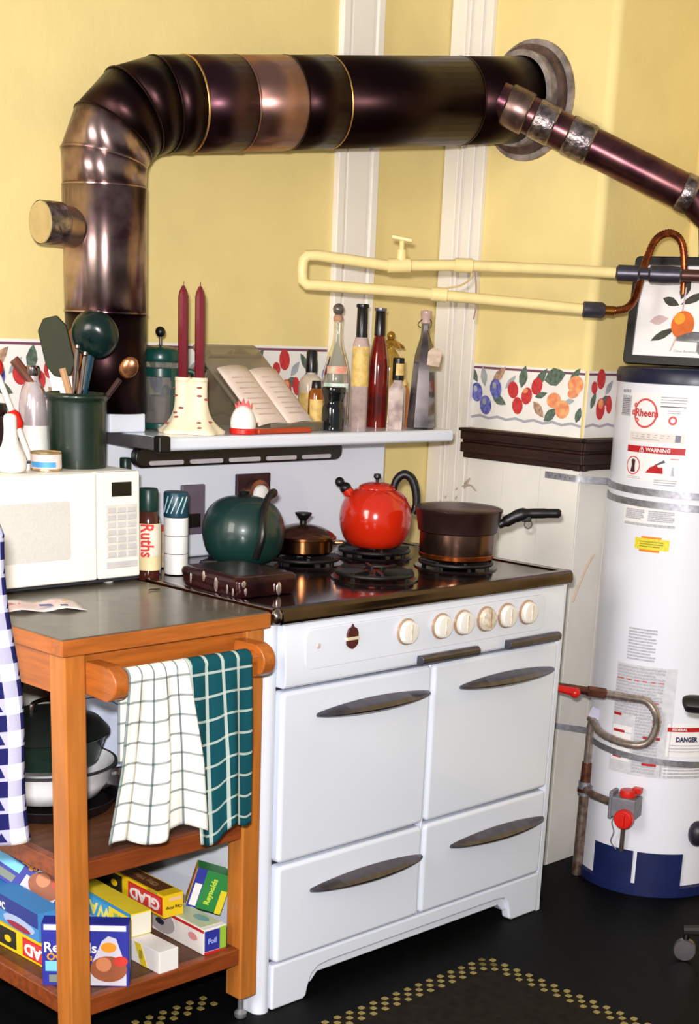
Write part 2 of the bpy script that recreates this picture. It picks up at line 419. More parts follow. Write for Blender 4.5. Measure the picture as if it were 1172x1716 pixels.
# small broiler handles under the panel
def barh(x0, x1, z):
    m = MB(); m.prism([(-.010, z-.010), (-.026, z-.010), (-.032, z-.004), (-.032, z+.006), (-.024, z+.012), (-.010, z+.010)], x0, x1, 'x')
    m.build('broiler_handle', hchrome, st, bev=.002)
barh(.412, .608, .746); barh(.718, .912, .746)
# cooktop
cook_m = mat('cooktop_reflection_chrome', (72, 50, 54), .14, .85, var=.15, scale=9)  # chrome, with the dark surroundings it mirrors put into its colour
ct = MB(); ct.box(-.004, .955, -.010, .655, .868, .898); ct = ct.build('cooktop', cook_m, st, bev=.006, seg=3)
tm = MB(); tm.prism([(-.008, .868), (-.016, .872), (-.018, .88), (-.016, .896), (-.010, .902), (.006, .903), (.008, .898), (-.008, .898)], .0, .957, 'x'); tm.build('front_trim', mat('cooktop_trim_chrome', (92, 78, 74), .16, 1, var=.1, scale=9), ct, bev=.0015)
MB().prism([(.957, .868), (.957, .9), (.948, .903), (.935, .901), (.935, .898), (.948, .897), (.948, .868)], .0, .655, 'y').build('side_trim', chrome, ct, bev=.001)
MB().prism([(-.009, .868), (-.009, .9), (0, .903), (.012, .901), (.012, .898), (0, .897), (0, .868)], .008, .655, 'y').build('side_trim', chrome, ct, bev=.001)
MB().ell((-.006, -.004, .886), (.013, .012, .017)).build('trim_corner', chrome, ct)
well = mat('burner_well_black', (30, 18, 20), .2, .5, var=.1)
def burner(x, y, r=.095, star=8):
    g = MB(); g.lathe([(r*1.08, .898), (r*1.06, .9015), (r*.95, .9005), (r*.9, .899), (.02, .899), (0, .899)], (x, y, 0), 32)
    d = g.build('drip_bowl', well, st)
    g = MB(); ring = [(x+r*.92*math.cos(a), y+r*.92*math.sin(a), .912) for a in [2*PI*i/28 for i in range(28)]]
    g.tube(ring, .0055, 8, closed=True)
    for i in range(star):
        a = 2*PI*i/star+.2; c, s_ = math.cos(a), math.sin(a)
        M = Matrix.Translation((x, y, 0)) @ Matrix.Rotation(a, 4, 'Z')
        g.box(r*.28, r*.95, -.004, .004, .909, .921, M)
        if i % 2 == 0: g.box(r*.88, r*.96, -.006, .006, .8985, .913, M)
    g.build('burner_grate', blackiron, d, bev=.0012, seg=1)
    h = MB(); h.lathe([(.03, .899), (.032, .905), (.026, .9075), (0, .9075)], (x, y, 0), 20); h.build('burner_head', blackiron, d)
for x, y in ((.255, .42), (.467, .433), (.716, .433), (.455, .175), (.752, .188)): burner(x, y)
# back guard, high shelf
MB().box(.0, .945, .628, .66, .898, 1.174).build('backguard', enamel, st, bev=.008, seg=3)
MB().prism([(.025, 1.174), (.978, 1.174), (.978, 1.204), (.025, 1.204)], .415, .70).build('high_shelf', enamel, st, bev=.009, seg=3)
MB().box(.0155, .0245, .43, .70, 1.176, 1.2035).build('shelf_end_trim', mat('shelf_end_grey', (96, 92, 96), .4, .4), st, bev=.003)
MB().box(.014, .046, .407, .432, 1.171, 1.207).build('shelf_corner_cap', black, st, bev=.005)
MB().box(.9785, .988, .43, .70, 1.178, 1.2).build('shelf_end_trim', mat('shelf_end_grey', (96, 92, 96)), st, bev=.003)
ven = MB(); ven.prism(rrect(.098, .76, 1.118, 1.166, .022, 6), .604, .6285); ven = ven.build('vent_housing', mat('vent_black', (24, 18, 20), .35), st, bev=.006)
for i in range(5): MB().prism(rrect(.135+i*.12, .235+i*.12, 1.124, 1.134, .004, 3), .6015, .606).build('vent_slot', mat('vent_slot_pale', (198, 192, 196), .4), ven)
# timer dial
plate = mat('timer_plate', (74, 54, 62), .28, .6, var=.1)
tp = MB(); tp.box(.415, .525, .618, .6285, .995, 1.092); tp = tp.build('timer_plate', plate, st, bev=.003)
MB().lathe([(.034, .618), (.033, .606), (.027, .604), (.0, .604)], (.478, 0, 1.045), 28, ax='y').build('timer_ring', mat('timer_copper', (150, 98, 84), .25, .8), tp)
MB().lathe([(.023, .604), (.022, .597), (.014, .592), (0, .590)], (.478, 0, 1.043), 24, ax='y').build('timer_dial', white_plain, tp)
MB().box(.42, .428, .612, .618, 1.02, 1.05).build('timer_switch', chrome, tp)
op = MB(); op.box(.245, .315, .618, .6285, .955, 1.073); op = op.build('outlet_plate', mat('outlet_plate_grey', (120, 108, 126), .4, .3), st, bev=.003)
MB().box(.262, .298, .614, .619, .972, 1.005).build('outlet_socket', black, op, bev=.002)
# post and bracket at the right end
MB().box(.888, .906, .632, .642, .898, 1.176).build('shelf_post', mat('post_grey', (84, 80, 84), .35, .5), st)
MB().prism([(.90, 1.174), (.97, 1.174), (.965, 1.16), (.94, 1.146), (.905, 1.138), (.90, 1.14)], .645, .66).build('shelf_bracket', mat('post_grey', (84, 80, 84)), st, bev=.002)
fl = MB(); fl.box(-.012, .085, .55, .70, 1.204, 1.245); fl.build('flue_outlet', enamel, st, bev=.004)
MB().box(-.0295, -.0275, .026, .029, .055, .092).build('enamel_chip', mat('chip_brown', (88, 52, 48), .7), st)

# ------------------------------------------------------------------ vent duct
duct_m = mat('tinned_duct_steel', (192, 166, 160), .29, 1, var=.16, scale=7, rgb2=(88, 58, 66))
duct_d = mat('duct_steel_dark_reflection', (50, 33, 32), .36, 1, var=.2, scale=6, rgb2=(36, 22, 25))  # reflection of the dark room put into the steel colour
duct_m2 = mat('dark_duct_steel', (76, 52, 56), .34, 1, var=.16, scale=7, rgb2=(62, 38, 46))
duct_p = mat('polished_highlight_patch', (170, 128, 120), .36, 1, var=.08, scale=8)  # polished section; the pipe's highlight is put into its paler colour
def aniso(m, axis, rot=0, amt=.85):
    t = NT(m.node_tree); b = m.node_tree.nodes['Principled BSDF']; tg = t.n('ShaderNodeTangent', direction_type='RADIAL', axis=axis)
    b.inputs['Anisotropic'].default_value = amt; b.inputs['Anisotropic Rotation'].default_value = rot; t.lk(tg.outputs[0], b.inputs['Tangent'])
def aniso_dir(m, d, amt):
    t = NT(m.node_tree); b = m.node_tree.nodes['Principled BSDF']; cb = t.n('ShaderNodeCombineXYZ')
    for i in range(3): cb.inputs[i].default_value = d[i]
    b.inputs['Anisotropic'].default_value = amt; t.lk(cb.outputs[0], b.inputs['Tangent'])
duct_h = mat('duct_steel_dark_reflection_across', (48, 31, 30), .36, 1, var=.2, scale=6, rgb2=(34, 20, 22))  # same dark room reflection coloured into the horizontal run
AX = (.988, -.125, .118)
for q_, am in ((duct_h, .6), (duct_m2, .75), (duct_p, .85)): aniso_dir(q_, AX, am)
brass_seam = mat('brassy_seam', (190, 150, 96), .3, 1, var=0)
aniso(duct_m, 'Z', .25); 
foil = mat('crinkled_foil_tape', (168, 152, 152), .34, 1, var=.3, scale=40, bump=.7, bscale=70)
du = thing('vent_duct', 'large brown metal stovepipe rising from the stove shelf, elbowed across to the wall', 'duct', (.03, .62, 1.245))
O = V((.03, .62, 1.245))
def mitre(points, r, mats_, names, n=36, labels=None):
    P = [V(p)-O for p in points]; k = len(P); T = [(P[i+1]-P[i]).normalized() for i in range(k-1)]
    pls = []
    for i in range(k):
        if i == 0: nn = T[0]
        elif i == k-1: nn = T[-1]
        else: nn = (T[i-1]+T[i]).normalized()
        pls.append(nn)
    side = V((0, -1, 0))
    base = (side-T[0]*side.dot(T[0])).normalized(); out = []
    for i in range(k-1):
        t = T[i]; base = (base-t*base.dot(t)).normalized(); bn = t.cross(base)
        R = []
        for q in (i, i+1):
            ring = []
            for j in range(n):
                a = 2*PI*j/n; rad = r[i] if isinstance(r, list) else r
                p = P[i]+(base*math.cos(a)+bn*math.sin(a))*(rad-(.0015 if q == i else 0))
                d = (P[q]-p).dot(pls[q])/t.dot(pls[q]); ring.append(tuple(p+t*d))
            R.append(ring)
        m = MB(); m.rings(R, caps=False); out.append(m.build(names[i], mats_[i], du, solid=.0015, smooth=40))
        if i > 0:
            m = MB(); m.tube([tuple(V(x)*1.0) for x in R[0]], .0028, 6, closed=True); m.build('seam_bead', brass_seam if i in (7, 10) else mats_[i], du)
    return out
v0 = (.03, .62, 1.245); v1 = (.03, .62, 1.455); v1b = (.03, .62, 1.71); v2 = (.03, .62, 1.765)
e1 = (.052, .617, 1.815); e2 = (.100, .611, 1.862); e3 = (.165, .603, 1.884)
h0 = V((.165, .603, 1.884)); h9 = V((1.25, .466, 2.014))
def hp(t): return tuple(h0+(h9-h0)*t)
mitre([v0, v1, v1b, v2, e1, e2, e3, hp(.06), hp(.18), hp(.30), hp(.41), hp(.78), hp(.985)], [.0885, .0905, .0905, .0915, .093, .095, .0965, .098, .0985, .099, .0995, .1, .099],
      [duct_d, duct_m, duct_m, duct_m, duct_d, duct_d, duct_d, duct_m2, duct_p, duct_h, duct_h, duct_h, duct_m2],
      ['pipe_section', 'pipe_section', 'pipe_section', 'elbow_gore', 'elbow_gore', 'elbow_gore', 'elbow_gore', 'pipe_section', 'pipe_section', 'pipe_section', 'pipe_section', 'pipe_section'])
# wall thimble
thm = mat('dirty_plaster_thimble', (170, 156, 150), .6, .25, var=.25, scale=25, bump=.4)
def ringx(r0, r1, x0, x1, name, m, c=(1.25, .466, 2.012)):
    k = MB(); k.lathe([(r0, x0), (r1, x0+.002), (r1, x1), (r0, x1)], (0, c[1]-O.y, c[2]-O.z), 44, ax='x', caps=False)
    R = k; k.f += [((3*44+j), (3*44+(j+1) % 44), (j+1) % 44, j) for j in range(44)]; k.mi += [0]*44
    return k.build(name, m, du)
ringx(.098, .142, 1.236-O.x, 1.2495-O.x, 'wall_collar', thm)
ringx(.098, .128, 1.216-O.x, 1.238-O.x, 'wall_collar', mat('collar_brown', (112, 90, 86), .4, .6, var=.2))
ringx(.098, .112, 1.19-O.x, 1.22-O.x, 'wall_collar', thm)
# capped stub
sb = MB(); sb.cyl(V((-.055, .615, 1.622))-O, V((-.137, .608, 1.627))-O, .041, .041, 28); sb = sb.build('capped_stub', mat('stub_metal', (168, 138, 120), .3, .9, var=.1), du)
MB().lathe([(.043, -.002), (.0435, .02), (.043, .045), (.0415, .05)], (0, 0, 0), 28, ax='x', M=Matrix.Translation(V((-.139, .608, 1.627))-O), caps=False).build('foil_wrap', foil, sb)
MB().lathe([(.0425, 0), (.041, -.004), (.0, -.004)], (0, 0, 0), 28, ax='x', M=Matrix.Translation(V((-.138, .608, 1.627))-O)).build('stub_cap', mat('stub_cap_tan', (190, 168, 120), .5, .3), sb)

# ------------------------------------------------------------------ branch vent to the heater
HC = V((1.438, -.015, 0))
bv = thing('heater_vent_pipe', 'thinner foil-taped brown vent pipe sloping from the big duct down to the water heater', 'pipe', (HC.x, HC.y, 1.385))
O2 = V((HC.x, HC.y, 1.385))
bm_ = mat('branch_vent_metal', (112, 72, 72), .3, .95, var=.2, scale=14, rgb2=(70, 40, 50))
A = V((1.085, .395, 1.978)); B = V((1.385, .035, 1.785))
def at(t): return A+(B-A)*t
ps = [A-(B-A)*.06, at(.0), at(.25), at(.5), at(.8), B, V((1.43, -.005, 1.735)), V((1.438, -.015, 1.66)), V((1.438, -.015, 1.52))]
mm = MB(); mm.tube([p-O2 for p in ps], .044, 28); mm.build('vent_tube', bm_, bv)
mm = MB(); mm.lathe([(.042, .14), (.05, .13), (.11, .07), (.112, .06), (.10, .058)], (0, 0, 0), 32); mm.build('draft_hood', galv, bv)
for a in range(4):
    c, s_ = math.cos(a*PI/2+.4)*.1, math.sin(a*PI/2+.4)*.1; MB().box(c-.006, c+.006, s_-.004, s_+.004, -.001, .066).build('hood_leg', galv, bv)
for t0, t1, r, m in ((-.02, .10, .049, mat('saddle_brown_metal', (138, 112, 104), .35, .9, var=.2, scale=30)), (.13, .24, .0462, foil), (.31, .44, .0466, foil), (.93, 1.0, .0462, foil)):
    k = MB(); k.tube([at(t0)-O2, at(t0+.01)-O2, at(t1-.01)-O2, at(t1)-O2], [r-.002, r, r, r-.002], 28, caps=False); k.build('tape_band' if m is foil else 'saddle_collar', m, bv, solid=.001)

# ------------------------------------------------------------------ water heater
R_ = .2; D2R = PI/180
wh = thing('water_heater', 'tall white cylindrical water heater with dark blue cap, printed labels and red gas control', 'water heater', (HC.x, HC.y, 0), (-.008, -.008, 0))
wh_white = mat('heater_white_enamel', (228, 229, 238), .3, var=.012, scale=4)
navy = mat('heater_navy', (24, 34, 82), .4, var=.08, scale=20)
MB().lathe([(.19, .03), (R_, .034), (R_, 1.343), (.195, 1.345)], n=72).build('tank', wh_white, wh, smooth=40)
MB().lathe([(.198, 1.342), (.203, 1.344), (.204, 1.368), (.198, 1.379), (.10, 1.383), (0, 1.383)], n=64).build('top_cap', mat('heater_cap_navy', (20, 26, 54), .35), wh)
MB().lathe([(.19, .0), (.206, .001), (.207, .028), (.2, .034), (.19, .034)], n=64).build('base_ring', navy, wh)
def patch(name, a0, a1, z0, z1, m, parent=wh, r=.0008, n=14, k=1, skew=0):
    g = MB(); rr_ = R_+r
    vs = []; fs = []
    for i in range(n+1):
        a = (a0+(a1-a0)*i/n)*D2R
        for q, z in ((rr_, z0), (rr_, z1), (rr_-.0006, z0), (rr_-.0006, z1)): vs.append((q*math.cos(a), q*math.sin(a), z))
    for i in range(n):
        o = 4*i; fs += [(o, o+4, o+5, o+1), (o+2, o+3, o+7, o+6), (o+1, o+5, o+7, o+3), (o, o+2, o+6, o+4)]
    fs += [(0, 1, 3, 2), (4*n, 4*n+2, 4*n+3, 4*n+1)]
    return g.add(vs, fs).build(name, m, parent)
patch('burner_door', 166, 200.5, .006, .128, navy, r=.006)
patch('burner_door', 203.5, 238, .006, .128, navy, r=.0075)
lab_w = mat('label_white', (238, 234, 234), .5, var=.01); lab_b = mat('label_beige', (226, 216, 210), .55, var=.02)
lab_red = mat('label_red', (186, 28, 34), .5); lab_g = mat('label_grey', (196, 194, 202), .6, var=.12, scale=220); lab_y = mat('label_yellow', (236, 222, 60), .5, var=.1, scale=150); lab_o = mat('label_orange', (232, 140, 40), .5)
lab_ink = mat('label_ink', (96, 92, 104), .6, var=0)
def lines(parent, a0, a1, z0, z1, n, m=None, th=.35):
    h = (z1-z0)/n
    g = MB(); rr_ = R_+.0014
    for i in range(n):
        b1 = a1-(a1-a0)*(.25*random.random() if i % 3 == 2 else .04*random.random())
        zc = z1-h*(i+.5); vs = []; fs = []; q = 6
        for j in range(q+1):
            a = (a0+(b1-a0)*j/q)*D2R; vs += [(rr_*math.cos(a), rr_*math.sin(a), zc-h*th/2), (rr_*math.cos(a), rr_*math.sin(a), zc+h*th/2)]
        for j in range(q): fs.append((2*j, 2*j+2, 2*j+3, 2*j+1))
        g.add(vs, fs)
    o = g.build('printed_lines', m or lab_ink, parent, smooth=0); o['kind'] = 'stuff'; return o
def ctext(s, size, m, parent, a, z, sx=1, bold=0): return text(s, size, m, parent, (0, 0, z), (1, 0, 0), (0, 0, 1), bend=(R_+.0012, a*D2R), sx=sx, bold=bold)
# top left small label
l = patch('printed_label', 150, 162, 1.262, 1.312, lab_g); lines(l, 151, 161, 1.266, 1.305, 9)
ctext('NOTICE', .010, lab_ink, wh, 156, 1.322)
# main label with brand roundel
l = patch('printed_label', 163, 209, 1.198, 1.322, lab_w); 
patch('printed_strip', 164, 208.5, 1.203, 1.226, lab_b, l, r=.0013)
def roundel(parent, a, z, r, w, m, name):
    g = MB(); vs = []; fs = []; n = 40
    for j in range(n):
        t = 2*PI*j/n
        for q in (r-w, r):
            aa = a*D2R+q*math.cos(t)/R_; rad = R_+.0018; vs.append((rad*math.cos(aa), rad*math.sin(aa), z+q*math.sin(t)))
    for j in range(n): fs.append((2*j, 2*j+1, (2*j+3) % (2*n), (2*j+2) % (2*n)))
    return g.add(vs, fs).build(name, m, parent, smooth=0)
pink_red = mat('label_pink_red', (214, 84, 84), .5)
roundel(l, 177, 1.272, .036, .005, pink_red, 'roundel_ring')
ctext('Rheem', .026, mat('logo_red', (206, 52, 58), .5), l, 178, 1.272, .95, .0006)
for dz, a in ((.018, 168), (.0, 166), (-.018, 170)):
    roundel(l, a, 1.272+dz, .006, .004, pink_red, 'roundel_petal')
lines(l, 189, 208, 1.297, 1.316, 3, grey); lines(l, 189, 208, 1.287, 1.294, 1); 
roundel(l, 199, 1.258, .011, .005, pink_red, 'seal'); lines(l, 195, 204, 1.273, 1.283, 2, grey)
lines(l, 166, 198, 1.207, 1.223, 3, grey); patch('printed_picture', 202, 206, 1.206, 1.223, mat('label_slate', (130, 132, 150), .6), l, r=.0019)
# warning bar
l = patch('printed_label', 162.5, 210, 1.176, 1.192, lab_red); ctext('⚠ WARNING', .0125, lab_w, l, 187, 1.184, 1.1, .0003)
# pictogram label
l = patch('printed_label', 162.5, 209, 1.108, 1.174, lab_w)
roundel(l, 170, 1.143, .023, .003, pink_red, 'prohibition_ring')
def flatpoly(name, pts, m, parent, a, z, s=1):
    g = MB(); vs = []
    for x, y in pts:
        aa = a*D2R+x*s/R_; rad = R_+.0022; vs.append((rad*math.cos(aa), rad*math.sin(aa), z+y*s))
    return g.add(vs, [tuple(range(len(pts)))]).build(name, m, parent, smooth=0)
flatpoly('pictogram', [(-.007, -.016), (.008, -.016), (.006, .0), (.007, .014), (-.002, .016), (-.006, .012), (-.004, 0)], mat('pictogram_brown', (74, 34, 40), .6), l, 170, 1.143)
flatpoly('pictogram', [(-.022, -.012), (.026, -.012), (.024, .004), (.012, .003), (.006, .012), (.0, .006), (-.01, .002)], lab_red, l, 188, 1.140)
flatpoly('pictogram', [(.004, .006), (.030, .016), (.026, .022), (.008, .012)], lab_ink, l, 188, 1.140)
flatpoly('pictogram', [(-.003, -.016), (.005, -.016), (.004, -.002), (.002, .006), (-.001, .006)], lab_g, l, 202, 1.140); lines(l, 200, 206, 1.163, 1.168, 1, pink_red); lines(l, 164, 178, 1.110, 1.117, 2, grey); lines(l, 189, 206, 1.098, 1.115, 3, grey)
# below the straps
l = patch('printed_label', 165, 211, .992, 1.045, lab_w); lines(l, 167, 184, 1.010, 1.036, 6, lab_g, .8); lines(l, 187, 207, 1.008, 1.036, 6, lab_g, .8); lines(l, 166, 209, .994, 1.003, 1, lab_g, .8)
l = patch('yellow_sticker', 178, 205, .937, .965, lab_y); patch('yellow_sticker', 183, 199, .962, .970, lab_o, l, r=.0004); patch('yellow_sticker', 182, 198, .931, .939, lab_o, l, r=.0004); lines(l, 182, 201, .942, .960, 3, mat('olive_ink', (150, 140, 40), .6))
l = lines(wh, 180, 203, .648, .735, 11, lab_g, .6)
l = patch('printed_label', 172, 220, .338, .636, mat('label_pale_grey', (214, 212, 218), .55, var=.06, scale=60))
lines(l, 173, 212, .50, .632, 16, lab_g, .75); lines(l, 192, 211, .345, .50, 18, lab_g, .75); lines(l, 173, 190, .37, .47, 5, lab_w, .8)
for a0, a1, z in ((173, 180, .497), (205, 212, .492), (174, 184, .452), (199, 212, .445), (175, 183, .382), (200, 211, .372)): patch('red_dash', a0, a1, z-.003, z+.004, lab_red, l, r=.0019)
lines(l, 173, 212, .590, .600, 1, pink_red, .3); lines(l, 175, 210, .535, .545, 1, pink_red, .3)
l = patch('printed_label', 217, 262, .40, .49, lab_w); l2 = patch('red_bar', 217, 262, .468, .480, lab_red, l, r=.0013); ctext('FEDERAL', .010, lab_w, l, 226, .474, 1, .0002)
ctext('DANGER', .018, mat('label_navy', (40, 40, 84), .5), l, 232, .447, .8, .0008); lines(l, 219, 258, .41, .435, 3, lab_g)
lb = patch('printed_label', 214, 262, .34, .385, lab_g); lines(lb, 216, 260, .345, .38, 4, lab_w)

# gas control
gcx = R_+.035
Mg = Matrix.Rotation(194*D2R, 4, 'Z')
gv = MB(); gv.box(R_+.004, R_+.062, -.032, .036, .232, .288, Mg); gv.box(R_+.012, R_+.055, -.042, -.03, .222, .30, Mg); gv = gv.build('gas_control', mat('gas_control_grey', (138, 136, 144), .5, .4, var=.1), wh, bev=.004)
kn = MB(); kn.lathe([(.026, R_+.062), (.0265, R_+.078), (.023, R_+.082), (0, R_+.083)], (0, .012, .235), 26, ax='x', M=Mg); kn = kn.build('gas_knob', red, gv, bev=.001)
kk = MB(); kk.box(R_+.08, R_+.088, .006, .018, .217, .253, Mg); kk.build('knob_grip', red, gv, bev=.002)
kt = MB(); kt.lathe([(.022, .288), (.023, .296), (.021, .306), (0, .308)], (R_+.034, .004, 0), 22, M=Mg); kt.box(R_+.01, R_+.03, .012, .036, .296, .312, Mg); kt.build('reset_button', red, gv, bev=.0015)
MB().cyl(Mg @ V((R_+.03, -.002, .232)), Mg @ V((R_+.02, -.006, .128)), .0065).build('burner_tube', mat('burner_tube_steel', (140, 126, 118), .3, .8), gv)
MB().tube(smoothpath([Mg @ V(p) for p in ((R_+.03, -.02, .235), (R_+.035, -.034, .21), (R_+.03, -.028, .18), (R_+.025, -.036, .15), (R_+.018, -.022, .128))]), .0018, 6).build('thermocouple_wire', mat('wire_grey', (150, 148, 156), .4, .5), gv)
MB().cyl(Mg @ V((R_+.006, -.03, .26)), Mg @ V((R_+.03, -.05, .26)), .009).build('inlet_nipple', galv, gv)
# dark drain cap at the right side
dk = MB(); dk.ell((R_*math.cos(248*D2R)*1.05, R_*math.sin(248*D2R)*1.05, .185), (.026, .026, .036)); dk.build('drain_valve', mat('drain_dark', (34, 30, 44), .4), wh)

# ------------------------------------------------------------------ straps
def strap(name, label, z, drop, ends, group=None):
    t = thing(name, label, 'strap', (HC.x-R_-.001, HC.y, z))
    O3 = V((HC.x-R_-.001, HC.y, z))
    pts = [V(p) for p in ends]
    n = 40; a0 = 130*D2R; a1 = 262*D2R
    for i in range(n+1):
        a = a0+(a1-a0)*i/n; pts.append(V((HC.x-.008*z+(R_+.0024)*math.cos(a), HC.y+.008*z+(R_+.0024)*math.sin(a), z-drop*(a-a0))))
    g = MB(); hw = .0085; vs = []; fs = []
    for i, p in enumerate(pts):
        q = pts[min(i+1, len(pts)-1)]-pts[max(i-1, 0)]; nn = V((q.y, -q.x, 0)).normalized()*.0007
        for s_, dz in ((1, -hw), (1, hw), (-1, hw), (-1, -hw)): w = p-O3+nn*s_; vs.append((w.x, w.y, w.z+dz))
    for i in range(len(pts)-1):
        o = 4*i
        for j in range(4): fs.append((o+j, o+(j+1) % 4, o+4+(j+1) % 4, o+4+j))
    fs += [(0, 1, 2, 3)]; o = 4*(len(pts)-1); fs += [(o, o+3, o+2, o+1)]
    g.add(vs, fs); b = g.build('strap_band', galv, t)
    d = (pts[1]-pts[0]).normalized(); nn = V((-1, 0, 0)) if abs(d.y) > .7 else V((0, -1, 0))
    s_ = MB(); p = pts[0]+d*.012-O3; s_.cyl(p+nn*.0005, p+nn*.004, .005, .004, 10); s_.build('screw', galv, t)
    if len(ends) > 1:
        for k in range(5):
            hole = MB(); p = pts[0].lerp(pts[1], .2+.16*k)-O3; hole.cyl(p+nn*.0006, p+nn*.0011, .0022, .0022, 8); hole.build('strap_hole', lab_ink, t)
    return t
tx = lambda a, z: (HC.x-.008*z+(R_+.0024)*math.cos(a*D2R), HC.y+.008*z+(R_+.0024)*math.sin(a*D2R), z)
strap('seismic_strap', 'upper galvanised strap screwed to the white wall and wrapped around the heater', 1.083, .004, [(1.2405, .315, 1.09), (1.2405, .215, 1.088), (1.246, .203, 1.0875), tx(124, 1.084)])
strap('seismic_strap', 'second galvanised strap just below the upper one on the heater', 1.053, .004, [tx(120, 1.054)])
strap('seismic_strap', 'lower galvanised strap crossing the heater behind the steel gas hose', .398, .010, [(1.2405, .226, .415), (1.2405, .212, .414), (1.246, .203, .413), tx(124, .40)])

# ------------------------------------------------------------------ gas line
iron = mat('rusty_gas_pipe', (158, 140, 128), .42, .7, var=.3, scale=40, rgb2=(100, 76, 64))
flex = mat('flex_steel', (196, 180, 170), .3, .8, var=.15, scale=60)
brass = mat('aged_brass', (134, 84, 66), .4, .8, var=.2, scale=50)
gp = thing('gas_line', 'rusty gas riser with flexible steel hose and red shutoff valve between stove and heater', 'gas pipe', (1.262, .12, 0))
G = V((1.262, .12, 0))
def W_(*p): return V(p)-G
XP, YP = 1.262, .105
MB().tube([W_(XP, YP, -.0), W_(XP, YP, .18), W_(XP, YP, .235)], .0145, 14).build('riser', iron, gp)
g = MB(); g.cyl(W_(XP, YP, .235), W_(XP, YP, .275), .019); g.cyl(W_(XP, YP, .255), W_(XP+.0, YP-.03, .255), .015); g.build('tee_fitting', galv, gp)
tgt = Mg @ V((R_+.03, -.05, .26)); tgt = V((HC.x+tgt.x, HC.y+tgt.y, .26))
# nipple from tee toward the gas control, kept clear of the tank
p0 = V((XP, YP, .256)); p1 = V((1.218, .01, .258)); 
g = MB(); g.tube([p0-G, V((1.222, .05, .257))-G, V((1.209, .005, .259))-G, V((1.202, -.03, .26))-G], .011, 12); g.build('side_nipple', iron, gp)
g = MB(); g.cyl(W_(XP, YP, .275), W_(XP, YP, .33), .0155, .0145); g.cyl(W_(XP, YP, .255), W_(XP, YP, .245), .021); g.build('union_nut', brass, gp)
MB().tube([W_(XP, YP, .33), W_(XP, YP, .43), *[W_(*p) for p in ((XP+.001, YP-.002, .447), (XP+.010, YP-.012, .458))]], .0115, 12).build('upper_nipple', flex, gp)
hose = smoothpath([(1.268, .095, .458), (1.275, .07, .452), (1.29, .02, .43), (1.285, -.06, .425), (1.255, -.105, .46), (1.24, -.115, .512), (1.225, -.09, .548), (1.19, -.055, .556), (1.15, -.018, .564), (1.122, .004, .569)], 10)
# push the hose outside the tank wherever it would enter it
def clear(p, r):
    d = V((p.x-HC.x, p.y-HC.y, 0)); 
    if d.length < r: d = d.normalized()*r; return V((HC.x+d.x, HC.y+d.y, p.z))
    return p
hose = [clear(p, R_+.018) for p in hose]
L = 0; rad = []
for i, p in enumerate(hose): rad.append(.0105+(.0009 if i % 2 else -.0004))
MB().tube([p-G for p in hose], rad, 14).build('flexible_hose', flex, gp, smooth=60)
e = hose[-1]; dirv = (hose[-1]-hose[-3]).normalized()
MB().cyl(e-dirv*.03-G, e+dirv*.02-G, .0145, .0145, 6).build('hose_nut', brass, gp, bev=.001)
e2_ = e+dirv*.02
MB().tube([e2_-G, e2_+dirv*.05-G, e2_+dirv*.10-G], .011, 12).build('valve_body', brass, gp)
vh = MB(); vc = e2_+dirv*.035; rgt = V((rr.x, rr.y, 0)).normalized()
vh.ell(vc-G+V((0, 0, -.006))-V((.012, .012, 0)), (.014, .014, .014)); vh.tube([vc-G+V((-.012, -.012, -.004)), vc-G+V((-.012, -.012, -.001))+dirv*.05], [.012, .009], 10); vh.build('valve_handle', red, gp)
tg_ = MB(); tg_.box(-.016, .016, -.001, .001, -.014, .014, Matrix.Translation(V((1.25, .085, .475))-G) @ Matrix.Rotation(-.8, 4, 'Z') @ Matrix.Rotation(.4, 4, 'Y')); tg_.build('paper_tag', mat('tag_lilac', (206, 204, 224), .7), gp)

# tan cord on the wall beside the stove
cd = tag(MB().tube(smoothpath([(1.262, YC-.009, .76), (1.275, YC-.009, .79), (1.30, YC-.009, .835), (1.325, YC-.009, .87), (1.34, YC-.009, .885)]), .0028, 6).build('wall_cord', mat('tan_cord', (214, 190, 168), .7)), 'thin tan cord curving up the white wall beside the stove', 'cord')

# ------------------------------------------------------------------ painted water pipes
yp = thing('water_pipes', 'pair of yellow painted water pipes with a tap, joined by a bend at the left', 'pipe', (.53, .50, 1.565))
P0 = V((.53, .50, 1.565)); pipe_y = mat('yellow_pipe_paint', (236, 214, 150), .4, var=.04, scale=20)
def Q(p): return V(p)-P0
up = [(.715, .43, 1.588), (.86, .33, 1.597), (1.06, .175, 1.598), (1.165, .085, 1.5965)]
lo = [(.75, .40, 1.531), (1.0, .205, 1.516), (1.095, .125, 1.509)]
MB().tube([Q(p) for p in [(1.165, .085, 1.5965), (1.06, .175, 1.598), (.86, .33, 1.597), (.715, .43, 1.588), (.555, .51, 1.602), (.535, .52, 1.600), (.527, .525, 1.590), (.525, .525, 1.565), (.527, .525, 1.545), (.537, .52, 1.536), (.56, .505, 1.536), (.75, .40, 1.531), (1.0, .205, 1.516), (1.095, .125, 1.509)]], .0128, 16).build('pipe_loop', pipe_y, yp)
for p, q in (((.715, .43, 1.588), (.76, .398, 1.591)), ((.85, .337, 1.597), (.885, .31, 1.5972)), ((.80, .362, 1.5287), (.83, .338, 1.5275))): MB().cyl(Q(p), Q(q), .0165, .0165, 14).build('pipe_coupling', pipe_y, yp, bev=.002)
m = MB(); c = V((.742, .412, 1.59)); m.cyl(c-P0, c+V((0, 0, .035))-P0, .013, .011, 12); m.cyl(c+V((0, 0, .035))-P0, c+V((0, 0, .055))-P0, .006, .006, 10); vb = m.build('tap_body', pipe_y, yp)
